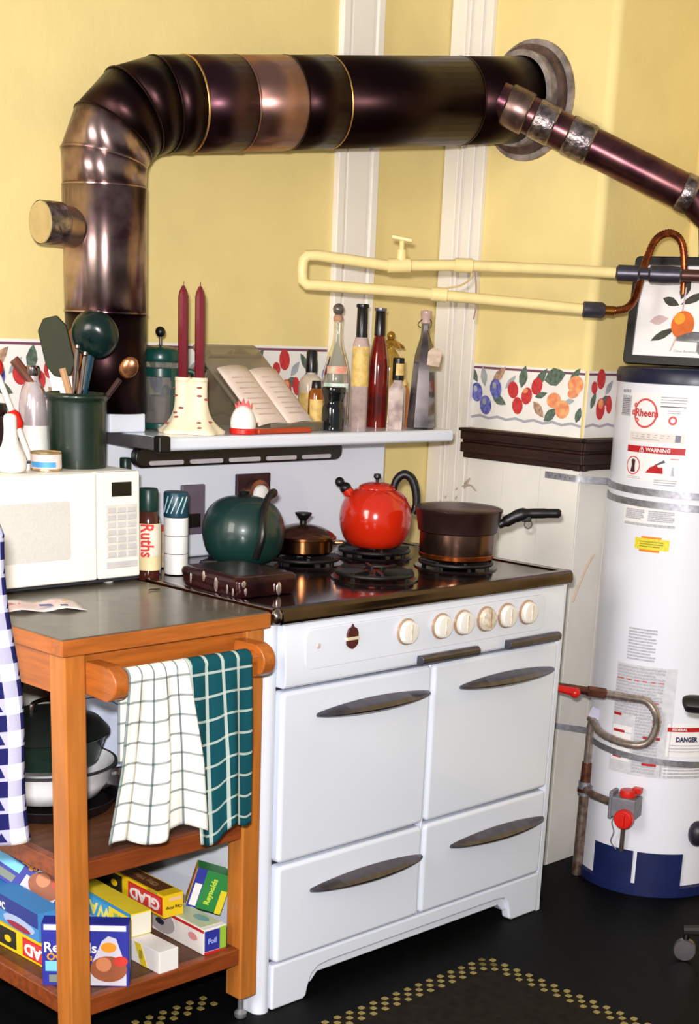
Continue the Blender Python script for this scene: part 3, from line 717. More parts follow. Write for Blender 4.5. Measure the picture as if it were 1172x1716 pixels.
m = MB(); m.box(-.026, .026, -.006, .006, -.005, .005, Matrix.Translation(c+V((0, 0, .06))-P0) @ Matrix.Rotation(-YAW, 4, 'Z') @ Matrix.Rotation(.15, 4, 'Y')); m.build('tap_handle', pipe_y, yp, bev=.004)
MB().tube([Q(p) for p in smoothpath([(.87, .32, 1.61), (.885, .31, 1.575), (.86, .32, 1.552), (.82, .345, 1.54), (.79, .362, 1.522)])], .0022, 6).build('tie_wire', mat('tie_wire_yellow', (206, 180, 120), .5), yp)
MB().tube([Q(p) for p in smoothpath([(.885, .305, 1.60), (.89, .30, 1.56), (.893, .30, 1.53), (.895, .30, 1.50), (.89, .30, 1.475)])], .0018, 6).build('tie_wire', mat('tie_wire_brown', (150, 120, 100), .5), yp)
cpl = mat('dark_grey_coupling', (84, 80, 92), .38, .7, var=.12, scale=40)
def coup(pts, rs, name='dielectric_coupling'): MB().tube([Q(p) for p in pts], rs, 18).build(name, cpl, yp)
U1 = V((1.165, .085, 1.5965)); Ud = V((.075, -.115, .0)).normalized()
coup([U1-Ud*.004, U1+Ud*.002, U1+Ud*.05, U1+Ud*.055], [.013, .019, .019, .014])
coup([U1+Ud*.055, U1+Ud*.075], [.014, .014])
coup([U1+Ud*.075, U1+Ud*.08, U1+Ud*.115, U1+Ud*.15, U1+Ud*.155], [.014, .020, .021, .019, .013])
MB().cyl(U1+Ud*.155-P0, U1+Ud*.29-P0, .014).build('brown_pipe_end', mat('brown_pipe', (84, 54, 48), .4, .5), yp)
L1 = V((1.095, .125, 1.509)); Ld = V((.078, -.075, -.001)).normalized()
coup([L1-Ld*.004, L1, L1+Ld*.045, L1+Ld*.052], [.012, .019, .019, .015])
MB().cyl(L1+Ld*.052-P0, L1+Ld*.075-P0, .0115).build('brass_nut', mat('bronze_nut', (150, 92, 34), .35, .9), yp)
cop = mat('copper_flex', (160, 84, 40), .3, .9, var=.15, scale=60, rgb2=(110, 50, 30))
E0 = L1+Ld*.072
hp_ = smoothpath([E0, E0+V((.028, -.02, .008)), (1.205, .055, 1.54), (1.23, .06, 1.585), (1.255, .065, 1.635), (1.285, .065, 1.680), (1.318, .05, 1.697), (1.342, .03, 1.68), (1.352, .02, 1.63), (1.355, .015, 1.55), (1.36, .01, 1.45), (1.362, .01, 1.386)], 12)
MB().tube([p-P0 for p in hp_], [.0088+(.0011 if i % 2 else -.0004) for i in range(len(hp_))], 12).build('copper_flex_hose', cop, yp, smooth=60)

# ------------------------------------------------------------------ framed fruit print on the heater
pf = thing('picture_frame', 'black framed botanical print of an orange, leaning on top of the water heater', 'picture', (1.287, .128, 1.3845))
bx = V((.26, -.965, 0)).normalized(); nz = V((-bx.y, bx.x, 0)); nz = V((-.965, -.26, 0)).normalized()
lean = V((.16, .07, 1)).normalized(); nf = bx.cross(lean).normalized()
if nf.x > 0: nf = -nf
MF = Matrix(((bx.x, lean.x, nf.x, 0), (bx.y, lean.y, nf.y, 0), (bx.z, lean.z, nf.z, 0), (0, 0, 0, 1)))
FW, FH, fb = .28, .262, .021
frame_m = mat('black_frame', (14, 10, 14), .3, var=.05)
op_ = rrect(0, FW, 0, FH, .012, 4); ip = rrect(fb, FW-fb, fb, FH-fb, .002, 4)
m = MB(); n = len(op_)
vs = [(x, y, z) for z in (-.006, .012) for P_ in (op_, ip) for x, y in P_]
fs = []
for j in range(n):
    k = (j+1) % n
    fs += [(j, k, n+k, n+j), (2*n+j, 3*n+j, 3*n+k, 2*n+k), (j, 2*n+j, 2*n+k, k), (n+j, n+k, 3*n+k, 3*n+j)]
m.add(vs, fs, MF); m.build('frame', frame_m, pf, bev=.002)
MB().box(fb-.003, FW-fb+.003, fb-.003, FH-fb+.003, -.004, .002, MF).build('print', mat('print_paper', (236, 230, 230), .3, var=.01), pf)
k = MB()
def fm(x, y, h): return MF @ V((x, y, .0026+h))
k.c = 0; leaf(k, (.105, .155), .024, .011, -.35, fm); leaf(k, (.165, .165), .038, .010, .45, fm); leaf(k, (.095, .075), .035, .010, .5, fm); leaf(k, (.138, .19), .03, .014, 1.3, fm)
k.c = 3; leaf(k, (.218, .125), .034, .016, 1.2, fm)  # dark plum leaf printed on the picture
k.c = 1; disc(k, (.143, .10), .030, .034, 0, fm, 24, .0004)
k.c = 2; disc(k, (.133, .115), .014, .014, 0, fm, 16, .0006)
k.c = 4; k.add([fm(x, y, .0001) for x, y in ((.117, .035), (.121, .035), (.136, .078), (.131, .078))], [(0, 1, 2, 3)]); k.add([fm(x, y, .0001) for x, y in ((.136, .13), (.140, .13), (.142, .19), (.138, .19))], [(0, 1, 2, 3)]); leaf(k, (.08, .11), .025, .012, .2, fm); disc(k, (.19, .145), .008, .006, .3, fm)
k.build('fruit_print', [mat('leaf_dark_green', (62, 60, 50), .5, var=.2, scale=90), mat('orange_fruit', (226, 106, 18), .5, var=.1), mat('orange_light', (240, 160, 30), .5), mat('print_plum', (74, 44, 50), .5), mat('print_pale_pink', (212, 180, 180), .5)], pf, smooth=0)
text('Citrus Aurantium', .009, mat('caption_grey', (170, 160, 170), .6), pf, fm(.16, .036, 0), bx, lean)

# ------------------------------------------------------------------ cookware on the stove
ZG = .9212
IMR = -YAW            # local x runs to the right as seen from the room
redem = mat('red_kettle_enamel', (198, 38, 12), .16, var=.02, scale=8, coat=.6)
kt = thing('kettle', 'shiny red round kettle with black handle on the right rear burner', 'kettle', (.716, .433, ZG), (0, 0, IMR))
prof = [(.052, 0), (.062, .002), (.078, .018), (.089, .045), (.092, .070), (.088, .098), (.077, .121), (.060, .137), (.045, .143), (.0, .143)]
def spline(P, n=4): return [(p.x, p.y) for p in smoothpath([(a, b, 0) for a, b in P], n)]
MB().lathe(spline(prof), n=48).build('kettle_body', redem, kt, smooth=60)
ld = MB().lathe(spline([(.047, .140), (.047, .145), (.040, .152), (.02, .158), (0, .159)], 3), n=36).build('lid', redem, kt, smooth=60)
MB().lathe([(.004, .155), (.004, .165), (.010, .170), (.009, .178), (0, .18)], n=16).build('lid_knob', black, ld)
m = MB(); m.tube(smoothpath([(-.050, 0, .108), (-.066, 0, .126), (-.078, 0, .138)]), [.020]*6+[.014]*6+[.011], 16); m.build('spout', redem, kt)
m = MB(); m.ell((-.079, 0, .141), (.015, .015, .014)); m.ell((-.094, 0, .155), (.012, .012, .012)); m.build('whistle', black, kt)
m = MB(); hpth = smoothpath([(.040, 0, .136), (.048, 0, .165), (.066, 0, .180), (.086, 0, .170), (.098, 0, .140), (.101, 0, .108), (.094, 0, .085)], 5)
m.tube(hpth, [.009+.002*math.sin(PI*i/(len(hpth)-1)) for i in range(len(hpth))], 12); m.build('handle', black, kt)

potm = mat('brown_pot_steel', (104, 78, 66), .25, .95, var=.12, scale=8, stretch=(1, 1, .1)); potd = mat('dark_pot_band', (62, 40, 38), .3, .6, var=.1)
sp = thing('saucepan', 'brown metal saucepan with dark upper pan and long black handle on the right front burner', 'saucepan', (.752, .188, ZG), (0, 0, IMR))
MB().lathe([(.085, .001), (.0915, .004), (.0925, .013), (.091, .015)], n=44).build('copper_base', mat('copper_base', (190, 100, 48), .25, .95, var=.15, scale=20), sp)
MB().lathe([(.05, 0), (.089, .003), (.0915, .012), (.0915, .064), (.093, .066)], n=48).build('pot_body', potm, sp)
MB().lathe([(.0925, .064), (.097, .067), (.104, .112), (.1065, .116), (.1065, .120), (.103, .121)], n=48).build('upper_pan', potd, sp)
MB().lathe(spline([(.104, .120), (.098, .124), (.06, .128), (.02, .130), (0, .130)], 2), n=44).build('lid', mat('pot_lid_dark', (70, 44, 44), .3, .7), sp)
hm = MB(); hm.tube(smoothpath([(.098, 0, .083), (.115, 0, .092), (.14, 0, .106), (.165, 0, .113), (.215, 0, .116), (.247, 0, .117)], 4), [.010]*4+[.014]*4+[.0155]*4+[.012]*4+[.011]*4+[.007], 12, M=Matrix.Diagonal((1, .8, 1, 1))); ho = hm.build('handle', black, sp)
MB().tube([(.17+.009*math.cos(a), 0, .088+.010*math.sin(a)) for a in [2*PI*i/16 for i in range(16)]], .0016, 6, closed=True).build('hanging_ring', chrome, ho)
MB().box(.152, .176, -.007, .007, .094, .108).build('handle_lug', black, ho, bev=.003)

pn = thing('covered_pan', 'low copper brown pan with glass lid and black knob on the middle rear burner', 'pan', (.467, .433, ZG), (0, 0, IMR))
bronze = mat('bronze_pan', (148, 96, 58), .22, 1, var=.15, scale=10, rgb2=(90, 52, 38))
MB().lathe([(.05, 0), (.066, .002), (.072, .008), (.073, .036), (.077, .039)], n=44).build('pan_body', bronze, pn)
glassm = mat('clear_glass', (255, 255, 255), .03, var=0, trans=1)
MB().lathe(spline([(.079, .038), (.079, .042), (.072, .050), (.05, .062), (.025, .069), (.008, .071)], 3), n=40).build('lid', mat('smoked_lid', (92, 58, 44), .16, .7), pn)
MB().lathe([(.077, .036), (.081, .038), (.081, .043), (.077, .044)], n=44, caps=False).build('lid_rim', bronze, pn)
MB().lathe([(.009, .069), (.008, .078), (.014, .086), (.020, .093), (.020, .097), (0, .099)], n=22).build('knob', black, pn)
MB().box(.076, .10, -.012, .012, .026, .034).build('side_handle', bronze, pn, bev=.003)

gk = thing('kettle', 'dark green round kettle with black strap handle on the left rear burner', 'kettle', (.262, .415, ZG), (0, 0, IMR))
grem = mat('dark_green_enamel', (17, 47, 43), .36, var=.04, scale=6, coat=.3)
MB().lathe(spline([(.05, 0), (.066, .002), (.085, .022), (.0945, .055), (.094, .085), (.083, .115), (.062, .136), (.035, .146), (0, .148)]), n=48).build('kettle_body', grem, gk, smooth=60)
m = MB(); P = smoothpath([(.036, -.085, .02), (.050, -.098, .07), (.050, -.080, .118), (.058, -.045, .150), (.072, -.012, .162)], 6)
m.tube(P, [.008]*(len(P)-5)+[.009, .010, .010, .009, .006], 10); m.build('handle', black, gk)
MB().lathe([(.02, .146), (.012, .152), (.014, .158), (0, .160)], n=18).build('lid_knob', black, gk)

# cast iron griddle pan with drips
gd = thing('griddle', 'greasy dark red-brown griddle block with silvery drips at the left front of the stove', 'griddle', (.100, .225, .9005), (0, 0, -.05))
grm = mat('seasoned_iron', (58, 22, 22), .22, .4, var=.3, scale=20, rgb2=(30, 10, 14), bump=.25, bscale=40)
m = MB(); R = [[(x, y, z) for x, y in rrect(-.092+d, .078-d, -.10+d, .112-d, .018, 5)] for z, d in ((.0, .006), (.03, .0), (.038, .002), (.042, .008))]
m.rings(R); gb = m.build('griddle_body', grm, gd, bev=0, smooth=50)
MB().prism(rrect(-.076, .062, -.082, .095, .014, 4), .0405, .0435, 'z').build('griddle_plate', grm, gd, bev=.001)
for i in range(9):
    side = i % 2
    if side == 0: p = (-.0925, -.095+.2*random.random()); sc = (.0022, .006, .012)
    else: p = (-.08+.145*random.random(), -.1005); sc = (.006, .0022, .012)
    MB().ell((p[0], p[1], .012+.02*random.random()), tuple(v*(.4+.9*random.random()) for v in sc), 10, 6).build('grease_drip', mat('silvery_drip', (200, 180, 176), .25, .8), gb)

# seasonings beside the microwave
def shaker(x, y):
    t = thing('seasoning_shaker', 'white cylindrical seasoning shaker with striped teal lid beside the microwave', 'shaker', (x, y, .9005), (0, 0, IMR))
    MB().lathe([(.0255, 0), (.0275, .003), (.0275, .125), (.026, .127), (0, .127)], n=30).build('canister', mat('shaker_white', (240, 238, 236), .4, var=.01), t)
    l = MB().lathe([(.0272, .126), (.0282, .129), (.0282, .178), (.026, .182), (0, .183)], n=30).build('lid', mat('teal_lid', (28, 66, 84), .35), t)
    for k in range(5): MB().box(-.0012, .0012, -.0292, -.0276, -.02, .02, Matrix.Rotation(-.8+.4*k, 4, 'Z') @ Matrix.Translation((0, 0, .155)) @ Matrix.Rotation(.4, 4, 'Y')).build('lid_stripe', mat('pale_stripe', (180, 214, 216), .4), l)
    for z in (.045, .085): MB().lathe([(.0276, z), (.0278, z+.0003), (.0278, z+.0013), (.0276, z+.0016)], n=30, caps=False).build('label_line', lab_ink, t)
shaker(.097, .455)
j = thing('sauce_jar', 'dark sauce jar with green lid and red lettered label at the microwave corner', 'jar', (.012, .445, .9005), (0, 0, IMR))
MB().lathe(spline([(.024, 0), (.0265, .004), (.027, .1), (.025, .13), (.019, .148), (.018, .152)], 3), n=30).build('glass_jar', mat('dark_sauce', (70, 30, 22), .15, coat=.4), j)
MB().lathe([(.0275, .018), (.0277, .02), (.0277, .118), (.0275, .12)], n=30, caps=False).build('label', mat('label_cream', (238, 220, 170), .5), j)
MB().lathe([(.0215, .146), (.022, .148), (.022, .19), (.02, .194), (0, .195)], n=26).build('lid', mat('dark_green_lid', (14, 50, 44), .35), j)
jl = MB().lathe([(.0278, .05), (.0279, .051), (.0279, .117), (.0278, .118)], n=30, caps=False).build('label_panel', mat('label_offwhite', (240, 228, 210), .5), j)
text('Ruths', .041, mat('jar_red', (206, 36, 24), .5), j, (0, -.0284, .084), (0, 0, -1), (1, 0, 0), sx=.78, bold=.0008)
sb2 = thing('slim_bottle', 'slim dark bottle with green cap rising just behind the microwave', 'bottle', (.032, .555, .9005))
MB().lathe(spline([(.022, 0), (.023, .004), (.023, .16), (.012, .2), (.010, .225)], 3), n=24).build('bottle_body', mat('dark_bottle_glass', (30, 26, 22), .12, coat=.5), sb2)
MB().lathe([(.0125, .222), (.0128, .225), (.0128, .246), (.011, .249), (0, .249)], n=20).build('cap', mat('dark_green_cap', (16, 40, 36), .35), sb2)
jr = thing('spice_tin', 'small tan spice tin behind the white shaker on the stove', 'tin', (.135, .535, .9005), (0, 0, IMR))
MB().box(-.02, .02, -.014, .014, 0, .085).build('tin_body', mat('tin_tan', (206, 178, 140), .4, var=.2, scale=60), jr, bev=.002)
MB().box(-.0205, .0205, -.0145, .0145, .082, .095).build('lid', red, jr, bev=.002)

# ------------------------------------------------------------------ things on the high shelf
ZS = .0005+1.204
def bottle(name, label, x, y, prof, m, parts=(), n=28, rot=IMR, shell=False):
    t = thing(name, label, 'bottle', (x, y, ZS), (0, 0, rot), 'bottles on the high shelf')
    P = spline(prof, 4)
    if shell:
        g = MB(); inner = [(max(r-.0022, .0008), max(z, .003)) for r, z in reversed(P)]
        g.lathe(P+inner, n=n); 
    else: g = MB().lathe(P, n=n)
    g.build('bottle_glass', m, t, smooth=60 if n > 8 else 20)
    return t
amber = mat('amber_liquid', (150, 78, 18), .12, var=.15, scale=30, coat=.5); dgl = mat('very_dark_glass', (12, 16, 18), .1, var=0, coat=.6)
redliq = mat('red_vinegar', (122, 18, 6), .08, var=.2, scale=20, rgb2=(70, 10, 8), coat=.7); clr = mat('bottle_clear_glass', (250, 252, 248), .04, var=0, trans=.95)
goldl = mat('gold_label', (226, 190, 110), .5, var=.12, scale=60); blk = mat('black_bottle_foil', (16, 14, 18), .3)
def neck(t, r, z0, z1, m, name='neck_foil', top=.9): return MB().lathe([(r*.98, z0), (r, z0+.002), (r*top, z1-.002), (r*top*.9, z1), (0, z1)], n=22).build(name, m, t)
def lab(t, r, z0, z1, m, a0=-2.6, a1=-.5, name='label', z2=None):
    g = MB(); vs = []; fs = []; q = 12
    for i in range(q+1):
        a = a0+(a1-a0)*i/q
        for r_ in (r+.0006, r): vs += [(r_*math.cos(a), r_*math.sin(a), z0), (r_*math.cos(a), r_*math.sin(a), z1)]
    for i in range(q): o = 4*i; fs += [(o, o+4, o+5, o+1), (o+2, o+3, o+7, o+6), (o+1, o+5, o+7, o+3), (o, o+2, o+6, o+4)]
    fs += [(0, 1, 3, 2), (4*q, 4*q+2, 4*q+3, 4*q+1)]
    return g.add(vs, fs).build(name, m, t)
# a: small pale bottle with dark cap at the back
t = bottle('bottle', 'small pale glass bottle with dark cap at the back left of the bottle group', .668, .635, [(.03, 0), (.032, .004), (.032, .085), (.026, .112), (.012, .124), (.011, .128)], mat('pale_glass', (206, 190, 170), .12, var=.1, coat=.4))
neck(t, .0145, .128, .182, blk, 'cap'); lab(t, .0325, .03, .08, goldl)
# b: small amber
t = bottle('bottle', 'small amber bottle with gold label beside the cookbook stand', .612, .555, [(.018, 0), (.0195, .003), (.0195, .075), (.015, .09), (.011, .095)], amber)
neck(t, .0125, .093, .112, blk, 'cap'); lab(t, .0198, .015, .068, goldl, -2.4, -.6)
# c: squat dark green jar in front
t = bottle('bottle', 'squat black-green bottle at the front edge of the shelf', .598, .478, [(.026, 0), (.028, .003), (.028, .05), (.024, .064), (.026, .078), (.029, .09), (.029, .1), (.025, .102), (0, .102)], dgl)
# d: clear decorated bottle with ball stopper
t = bottle('bottle', 'tall clear decorated bottle with round glass ball stopper', .722, .60, [(.031, 0), (.034, .004), (.035, .10), (.033, .13), (.022, .175), (.0125, .205), (.0115, .25), (.0135, .254)], clr, shell=True)
MB().lathe(spline([(.029, .004), (.0315, .006), (.0325, .06), (0.0, .06)], 2), n=24).build('oil', mat('pale_oil', (206, 170, 60), .1, trans=.6, var=0), t)
lab(t, .0352, .085, .105, mat('label_mint', (160, 206, 180), .5, var=.3, scale=70, rgb2=(240, 240, 236))); lab(t, .0342, .128, .146, mat('label_pinkish', (220, 140, 120), .5, var=.3, scale=50, rgb2=(190, 210, 180)), -2.3, -.7)
MB().lathe([(.011, .25), (.012, .253), (.0125, .262), (.008, .268), (0, .268)], n=18).build('cork', mat('cork', (190, 140, 110), .7), t); MB().ell((0, 0, .281), (.0145, .0145, .0145)).build('ball_stopper', mat('grey_glass_ball', (120, 112, 110), .06, .6, var=0), t)
# e: yellow labelled with black neck
t = bottle('bottle', 'tall clear bottle with black neck foil and long gold label', .752, .545, [(.020, 0), (.0215, .003), (.022, .12), (.0215, .19), (.0160, .215), (.0125, .222), (.012, .28)], mat('faint_rose_glass', (196, 170, 164), .08, coat=.5, var=.12, scale=30))
neck(t, .0145, .215, .292, blk); lab(t, .0223, .10, .195, goldl, -2.8, -.35); MB().lathe([(.0156, .287), (.016, .289), (.016, .294), (.014, .296), (0, .296)], n=20).build('cap', blk, t)
# f: red
t = bottle('bottle', 'tall bottle of red vinegar with black neck foil', .806, .535, [(.023, 0), (.0255, .003), (.026, .13), (.024, .165), (.016, .21), (.012, .228), (.0115, .28)], redliq)
neck(t, .0142, .222, .285, blk); MB().lathe([(.015, .281), (.0155, .283), (.0155, .288), (0, .289)], n=20).build('cap', mat('foil_cap_grey', (120, 118, 130), .3, .7), t)
# g: gold ornate stopper bottle
t = bottle('bottle', 'rounded golden bottle with leafy gold stopper behind the red one', .938, .622, [(.03, 0), (.033, .004), (.034, .12), (.033, .15), (.024, .175), (.013, .188), (.012, .196)], mat('golden_glass', (186, 146, 60), .12, coat=.5, var=.15, scale=25))
m = MB()
for k in range(7):
    a = k*2*PI/7; M = Matrix.Translation((0, 0, .205)) @ Matrix.Rotation(a, 4, 'Z') @ Matrix.Rotation(.5, 4, 'Y'); m.ell((.017, 0, .007), (.022, .011, .006), 10, 6, M)
m.ell((0, 0, .222), (.011, .011, .012)); m.build('leafy_stopper', mat('gold_stopper', (206, 156, 60), .3, .7, var=.2, scale=60), t)
# h: small clear square
t = bottle('bottle', 'small square-shouldered clear bottle with black cap in front of the golden one', .83, .487, [(.024, 0), (.026, .003), (.0265, .085), (.024, .1), (.0135, .112), (.012, .12)], mat('silvery_glass', (214, 196, 186), .1, coat=.5, var=.25, scale=25, rgb2=(150, 128, 124)), n=4, rot=IMR+.6)
neck(t, .0145, .118, .172, blk, 'cap', 1.0); lab(t, .0148, .13, .158, goldl, -2.6, -.6)
# i: slim amber
t = bottle('bottle', 'slim orange-brown bottle squeezed between clear and dark bottles', .905, .535, [(.013, 0), (.014, .003), (.014, .085), (.009, .1), (.007, .105)], mat('orange_brown_glass', (190, 106, 34), .15, coat=.4, var=.1))
neck(t, .008, .102, .118, goldl, 'cap')
# j: tall dark pyramid bottle with tag
t = bottle('bottle', 'tall dark faceted bottle with swing top and paper tag at the right end', .896, .462, [(.034, 0), (.036, .004), (.035, .02), (.026, .16), (.02, .195), (.012, .225), (.0105, .255), (.012, .258)], mat('dark_faceted_glass', (40, 30, 32), .08, .4, coat=.8, var=.5, scale=11, rgb2=(120, 108, 110)), n=6)
MB().lathe([(.011, .256), (.013, .258), (.0135, .275), (.015, .278), (.014, .286), (0, .288)], n=20).build('swing_stopper', mat('stopper_porcelain', (190, 158, 150), .3), t)
MB().tube(smoothpath([(-.012, -.004, .245), (-.02, -.006, .252), (-.014, -.006, .262), (.0, -.012, .270), (.013, -.006, .262), (.012, -.004, .245)]), .0012, 6).build('wire_bail', mat('dark_wire', (60, 50, 50), .4, .8), t)
tm_ = MB(); tm_.prism([(-.013, -.022), (.018, -.022), (.020, .014), (.010, .022), (-.006, .020), (-.015, .010)], -.0006, .0006, 'y', Matrix.Translation((.022, -.033, .178)) @ Matrix.Rotation(.12, 4, 'Y')); tm_ = tm_.build('paper_tag', mat('paper_tag_tan', (206, 182, 160), .7, var=.12, scale=60), t)
MB().tube([(.004, -.012, .24), (.014, -.026, .215), (.02, -.033, .2)], .0008, 5).build('tag_string', mat('dark_wire', (60, 50, 50)), t)

# candlestick with two candles
cs_ = thing('candlestick', 'double cream pottery candlestick with flared splashed base on the shelf', 'candlestick', (.166, .490, ZS), (0, 0, IMR))
pot = mat('speckled_cream_pottery', (236, 220, 186), .45, var=.35, scale=38, rgb2=(232, 218, 186))
pot_s = mat('maroon_splash', (140, 60, 54), .5)
base_pts = []
m = MB()
def flare(z):
    u = min(z/.118, 1); return .046*(1-u)**4.5+.0175
R = []
for i in range(13):
    z = .006+.112*i/12; ring = []
    for jn in range(40):
        a = 2*PI*jn/40; e = flare(z)*(1+.13*math.sin(5*a)*(1-i/12)**2)
        xx_ = e*math.cos(a)+.0185*math.copysign(abs(math.cos(a))**.6, math.cos(a)); ring.append((xx_, e*math.sin(a)*.95*(1-.6*math.exp(-(xx_/.010)**2)*min(1, i/4)), z))
    R.append(ring)
R.insert(0, [(x*.98, y*.98, 0) for x, y, z in R[0]])
m.rings(R); m.build('pottery_body', pot, cs_, smooth=60)
for k in range(12):
    a = -PI*.95+PI*.9*random.random(); z = .012+.09*random.random(); e = flare(z)
    MB().ell((e*math.cos(a)+.0185*math.copysign(1, math.cos(a)), e*math.sin(a)*.9, z), (.006, .003, .0025), 8, 6).build('glaze_splash', pot_s, cs_)
for sx, lb in ((-.0185, 'left-hand tall maroon taper candle in the pottery candlestick'), (.0185, 'right-hand tall maroon taper candle in the pottery candlestick')):
    MB().lathe([(.017, .112), (.0185, .114), (.018, .121), (.0125, .121), (.0125, .115)], (sx, 0, 0), 22, caps=False).build('candle_cup', pot, cs_)
    px = cs_.matrix_basis @ V((sx, 0, .1185))
    c = thing('taper_candle', lb, 'candle', px, (0, 0, IMR), 'taper candles')
    MB().lathe([(.0105, 0), (.0112, .002), (.0112, .172), (.009, .182), (.003, .194), (0, .195)], n=8).build('wax', mat('maroon_wax', (110, 20, 34), .35, var=.05, coat=.2), c, smooth=20)
    MB().cyl((0, 0, .194), (.001, 0, .203), .0011, .0008, 6).build('wick', mat('wick', (120, 60, 40), .8), c)

# rooster egg timer
eg = thing('egg_timer', 'white egg-shaped timer with red comb and red base on the shelf edge', 'timer', (.283, .447, ZS), (0, 0, IMR))
MB().lathe([(.029, 0), (.031, .002), (.031, .011), (.029, .013), (0, .013)], n=32).build('base', red, eg)
MB().lathe(spline([(.0285, .013), (.0295, .022), (.027, .038), (.020, .052), (.010, .0605), (0, .063)], 4), n=32).build('egg', white_plain, eg, smooth=60)
m = MB(); m.prism([(-.017, .052), (-.021, .068), (-.013, .062), (-.012, .075), (-.005, .065), (.0, .079), (.005, .065), (.012, .075), (.013, .062), (.021, .068), (.017, .052), (0, .058)], -.003, .003); m.build('comb', red, eg, bev=.001)
MB().prism([(.021, .030), (.036, .026), (.022, .022)], -.003, .003).build('beak', mat('beak_orange', (236, 150, 40), .4), eg, bev=.001)

# french press
fp_ = thing('french_press', 'glass coffee press with dark green frame and lid at the left end of the shelf', 'coffee press', (.163, .598, ZS), (0, 0, IMR))
gframe = mat('dark_green_plastic', (12, 62, 54), .28, var=.03)
MB().lathe([(.041, .012), (.043, .014), (.043, .148), (.0445, .15), (.043, .151), (.0415, .149), (.0415, .016), (0.001, .016)], n=36).build('beaker', clr, fp_)
MB().lathe([(.040, .018), (.0405, .019), (.0405, .075), (0, .075)], n=30).build('coffee', mat('press_grey_brown', (110, 92, 86), .2, .3, var=.2), fp_)  # grey-brown coffee in the lower half of the beaker
for z0, z1 in ((.004, .016), (.118, .136)):
    MB().lathe([(.0435, z0), (.046, z0+.001), (.046, z1-.001), (.0435, z1)], n=36, caps=False).build('frame_band', gframe, fp_, solid=.0012)
for a in (-2.4, -.75, .8, 2.4):
    c, s_ = math.cos(a), math.sin(a); M = Matrix.Rotation(a, 4, 'Z'); MB().box(.0438, .0475, -.005, .005, .0, .136, M).build('frame_strut', gframe, fp_, bev=.001)
MB().lathe(spline([(.047, .150), (.049, .156), (.047, .172), (.036, .180), (.012, .184), (.006, .186)], 3), n=36).build('lid', gframe, fp_)
MB().cyl((0, 0, .184), (0, 0, .206), .003, .003, 10).build('plunger_rod', chrome, fp_); MB().ell((0, 0, .214), (.0115, .0115, .0115)).build('plunger_knob', black, fp_)
MB().tube(smoothpath([(.046, 0, .13), (.075, 0, .13), (.08, 0, .11), (.08, 0, .05), (.072, 0, .03), (.046, 0, .03)]), .006, 10).build('handle', gframe, fp_)

# cookbook on an acrylic stand
ck = thing('cookbook_stand', 'smoky acrylic cookbook stand leaning back on the shelf', 'book stand', (.475, .508, ZS), (0, 0, .24))
LB = Matrix.Translation((0, 0, .004)) @ Matrix.Rotation(-.80, 4, 'X')
acr = mat('smoky_acrylic', (206, 194, 168), .12, var=0, trans=.8)
m = MB(); m.prism(rrect(-.135, .125, 0, .262, .014, 4), -.002, .002, 'y', LB); m.build('back_panel', acr, ck)
MB().box(-.135, .125, -.045, -.002, .0005, .0045).build('lip_floor', acr, ck); MB().box(-.135, .125, -.048, -.044, .0005, .022).build('lip_front', acr, ck)
MB().add([(-.1, .155, .165), (.11, .155, .165), (.11, .19, 0), (-.1, .19, 0), (-.1, .158, .167), (.11, .158, .167), (.11, .194, 0), (-.1, .194, 0)], [(0, 1, 2, 3), (4, 7, 6, 5), (0, 4, 5, 1), (2, 6, 7, 3), (1, 5, 6, 2), (0, 3, 7, 4)]).build('prop_leg', acr, ck)
cb = thing('open_cookbook', 'open cookbook with pinkish pages resting on the acrylic stand', 'book', (.475, .508, ZS), (0, 0, .24))
page = mat('cookbook_page', (246, 228, 214), .7, var=.06, scale=18, rgb2=(238, 216, 202)); 
def pg(x0, x1, top, tilt, nm):
    g = MB(); g.grid(lambda u, v: tuple(LB @ V((x0+(x1-x0)*u, -.006-.010*math.sin(PI*u)**.7-.002*v, .006+top*v))), 10, 6)
    return g.build(nm, page, cb, solid=.004)
p1 = pg(-.118, .003, .175, 0, 'page_block'); p2 = pg(.003, .118, .168, 0, 'page_block')
for k in range(16):
    x0 = (-.105 if k < 8 else .018); z = .03+(k % 8)*.016
    MB().box(x0, x0+.06+.02*random.random(), -.0195, -.0188, z, z+.003, LB).build('printed_line', mat('page_ink', (222, 200, 188), .8), cb)
kb = tag(MB().prism([(-.09, -.012), (.09, -.008), (.092, .008), (-.09, .012)], 0, .012, 'z', Matrix.Translation((.395, .434, ZS)) @ Matrix.Rotation(.05, 4, 'Z')).build('red_spoon_rest', mat('orange_red_wood', (190, 62, 26), .35), bev=.004), 'long red-orange wooden rest lying along the front shelf edge', 'rest')

# wire whisk hook on the white wall
wk = thing('wire_hook', 'pale bent wire hook with forked tip on the white wall behind the saucepan', 'hook', (1.238, .62, 1.0))
for pth in ([(0, .075, -.03), (0, .02, .01), (0, -.02, .035), (-.004, -.04, .05)], [(0, .03, -.03), (0, -.01, .01), (0, -.03, .035), (-.004, -.045, .055)], [(-.004, -.02, .03), (-.006, -.05, .036), (-.004, -.07, .022)]):
    MB().tube(smoothpath(pth), .0025, 6).build('wire', mat('pale_wire', (214, 198, 184), .4, .3), wk)

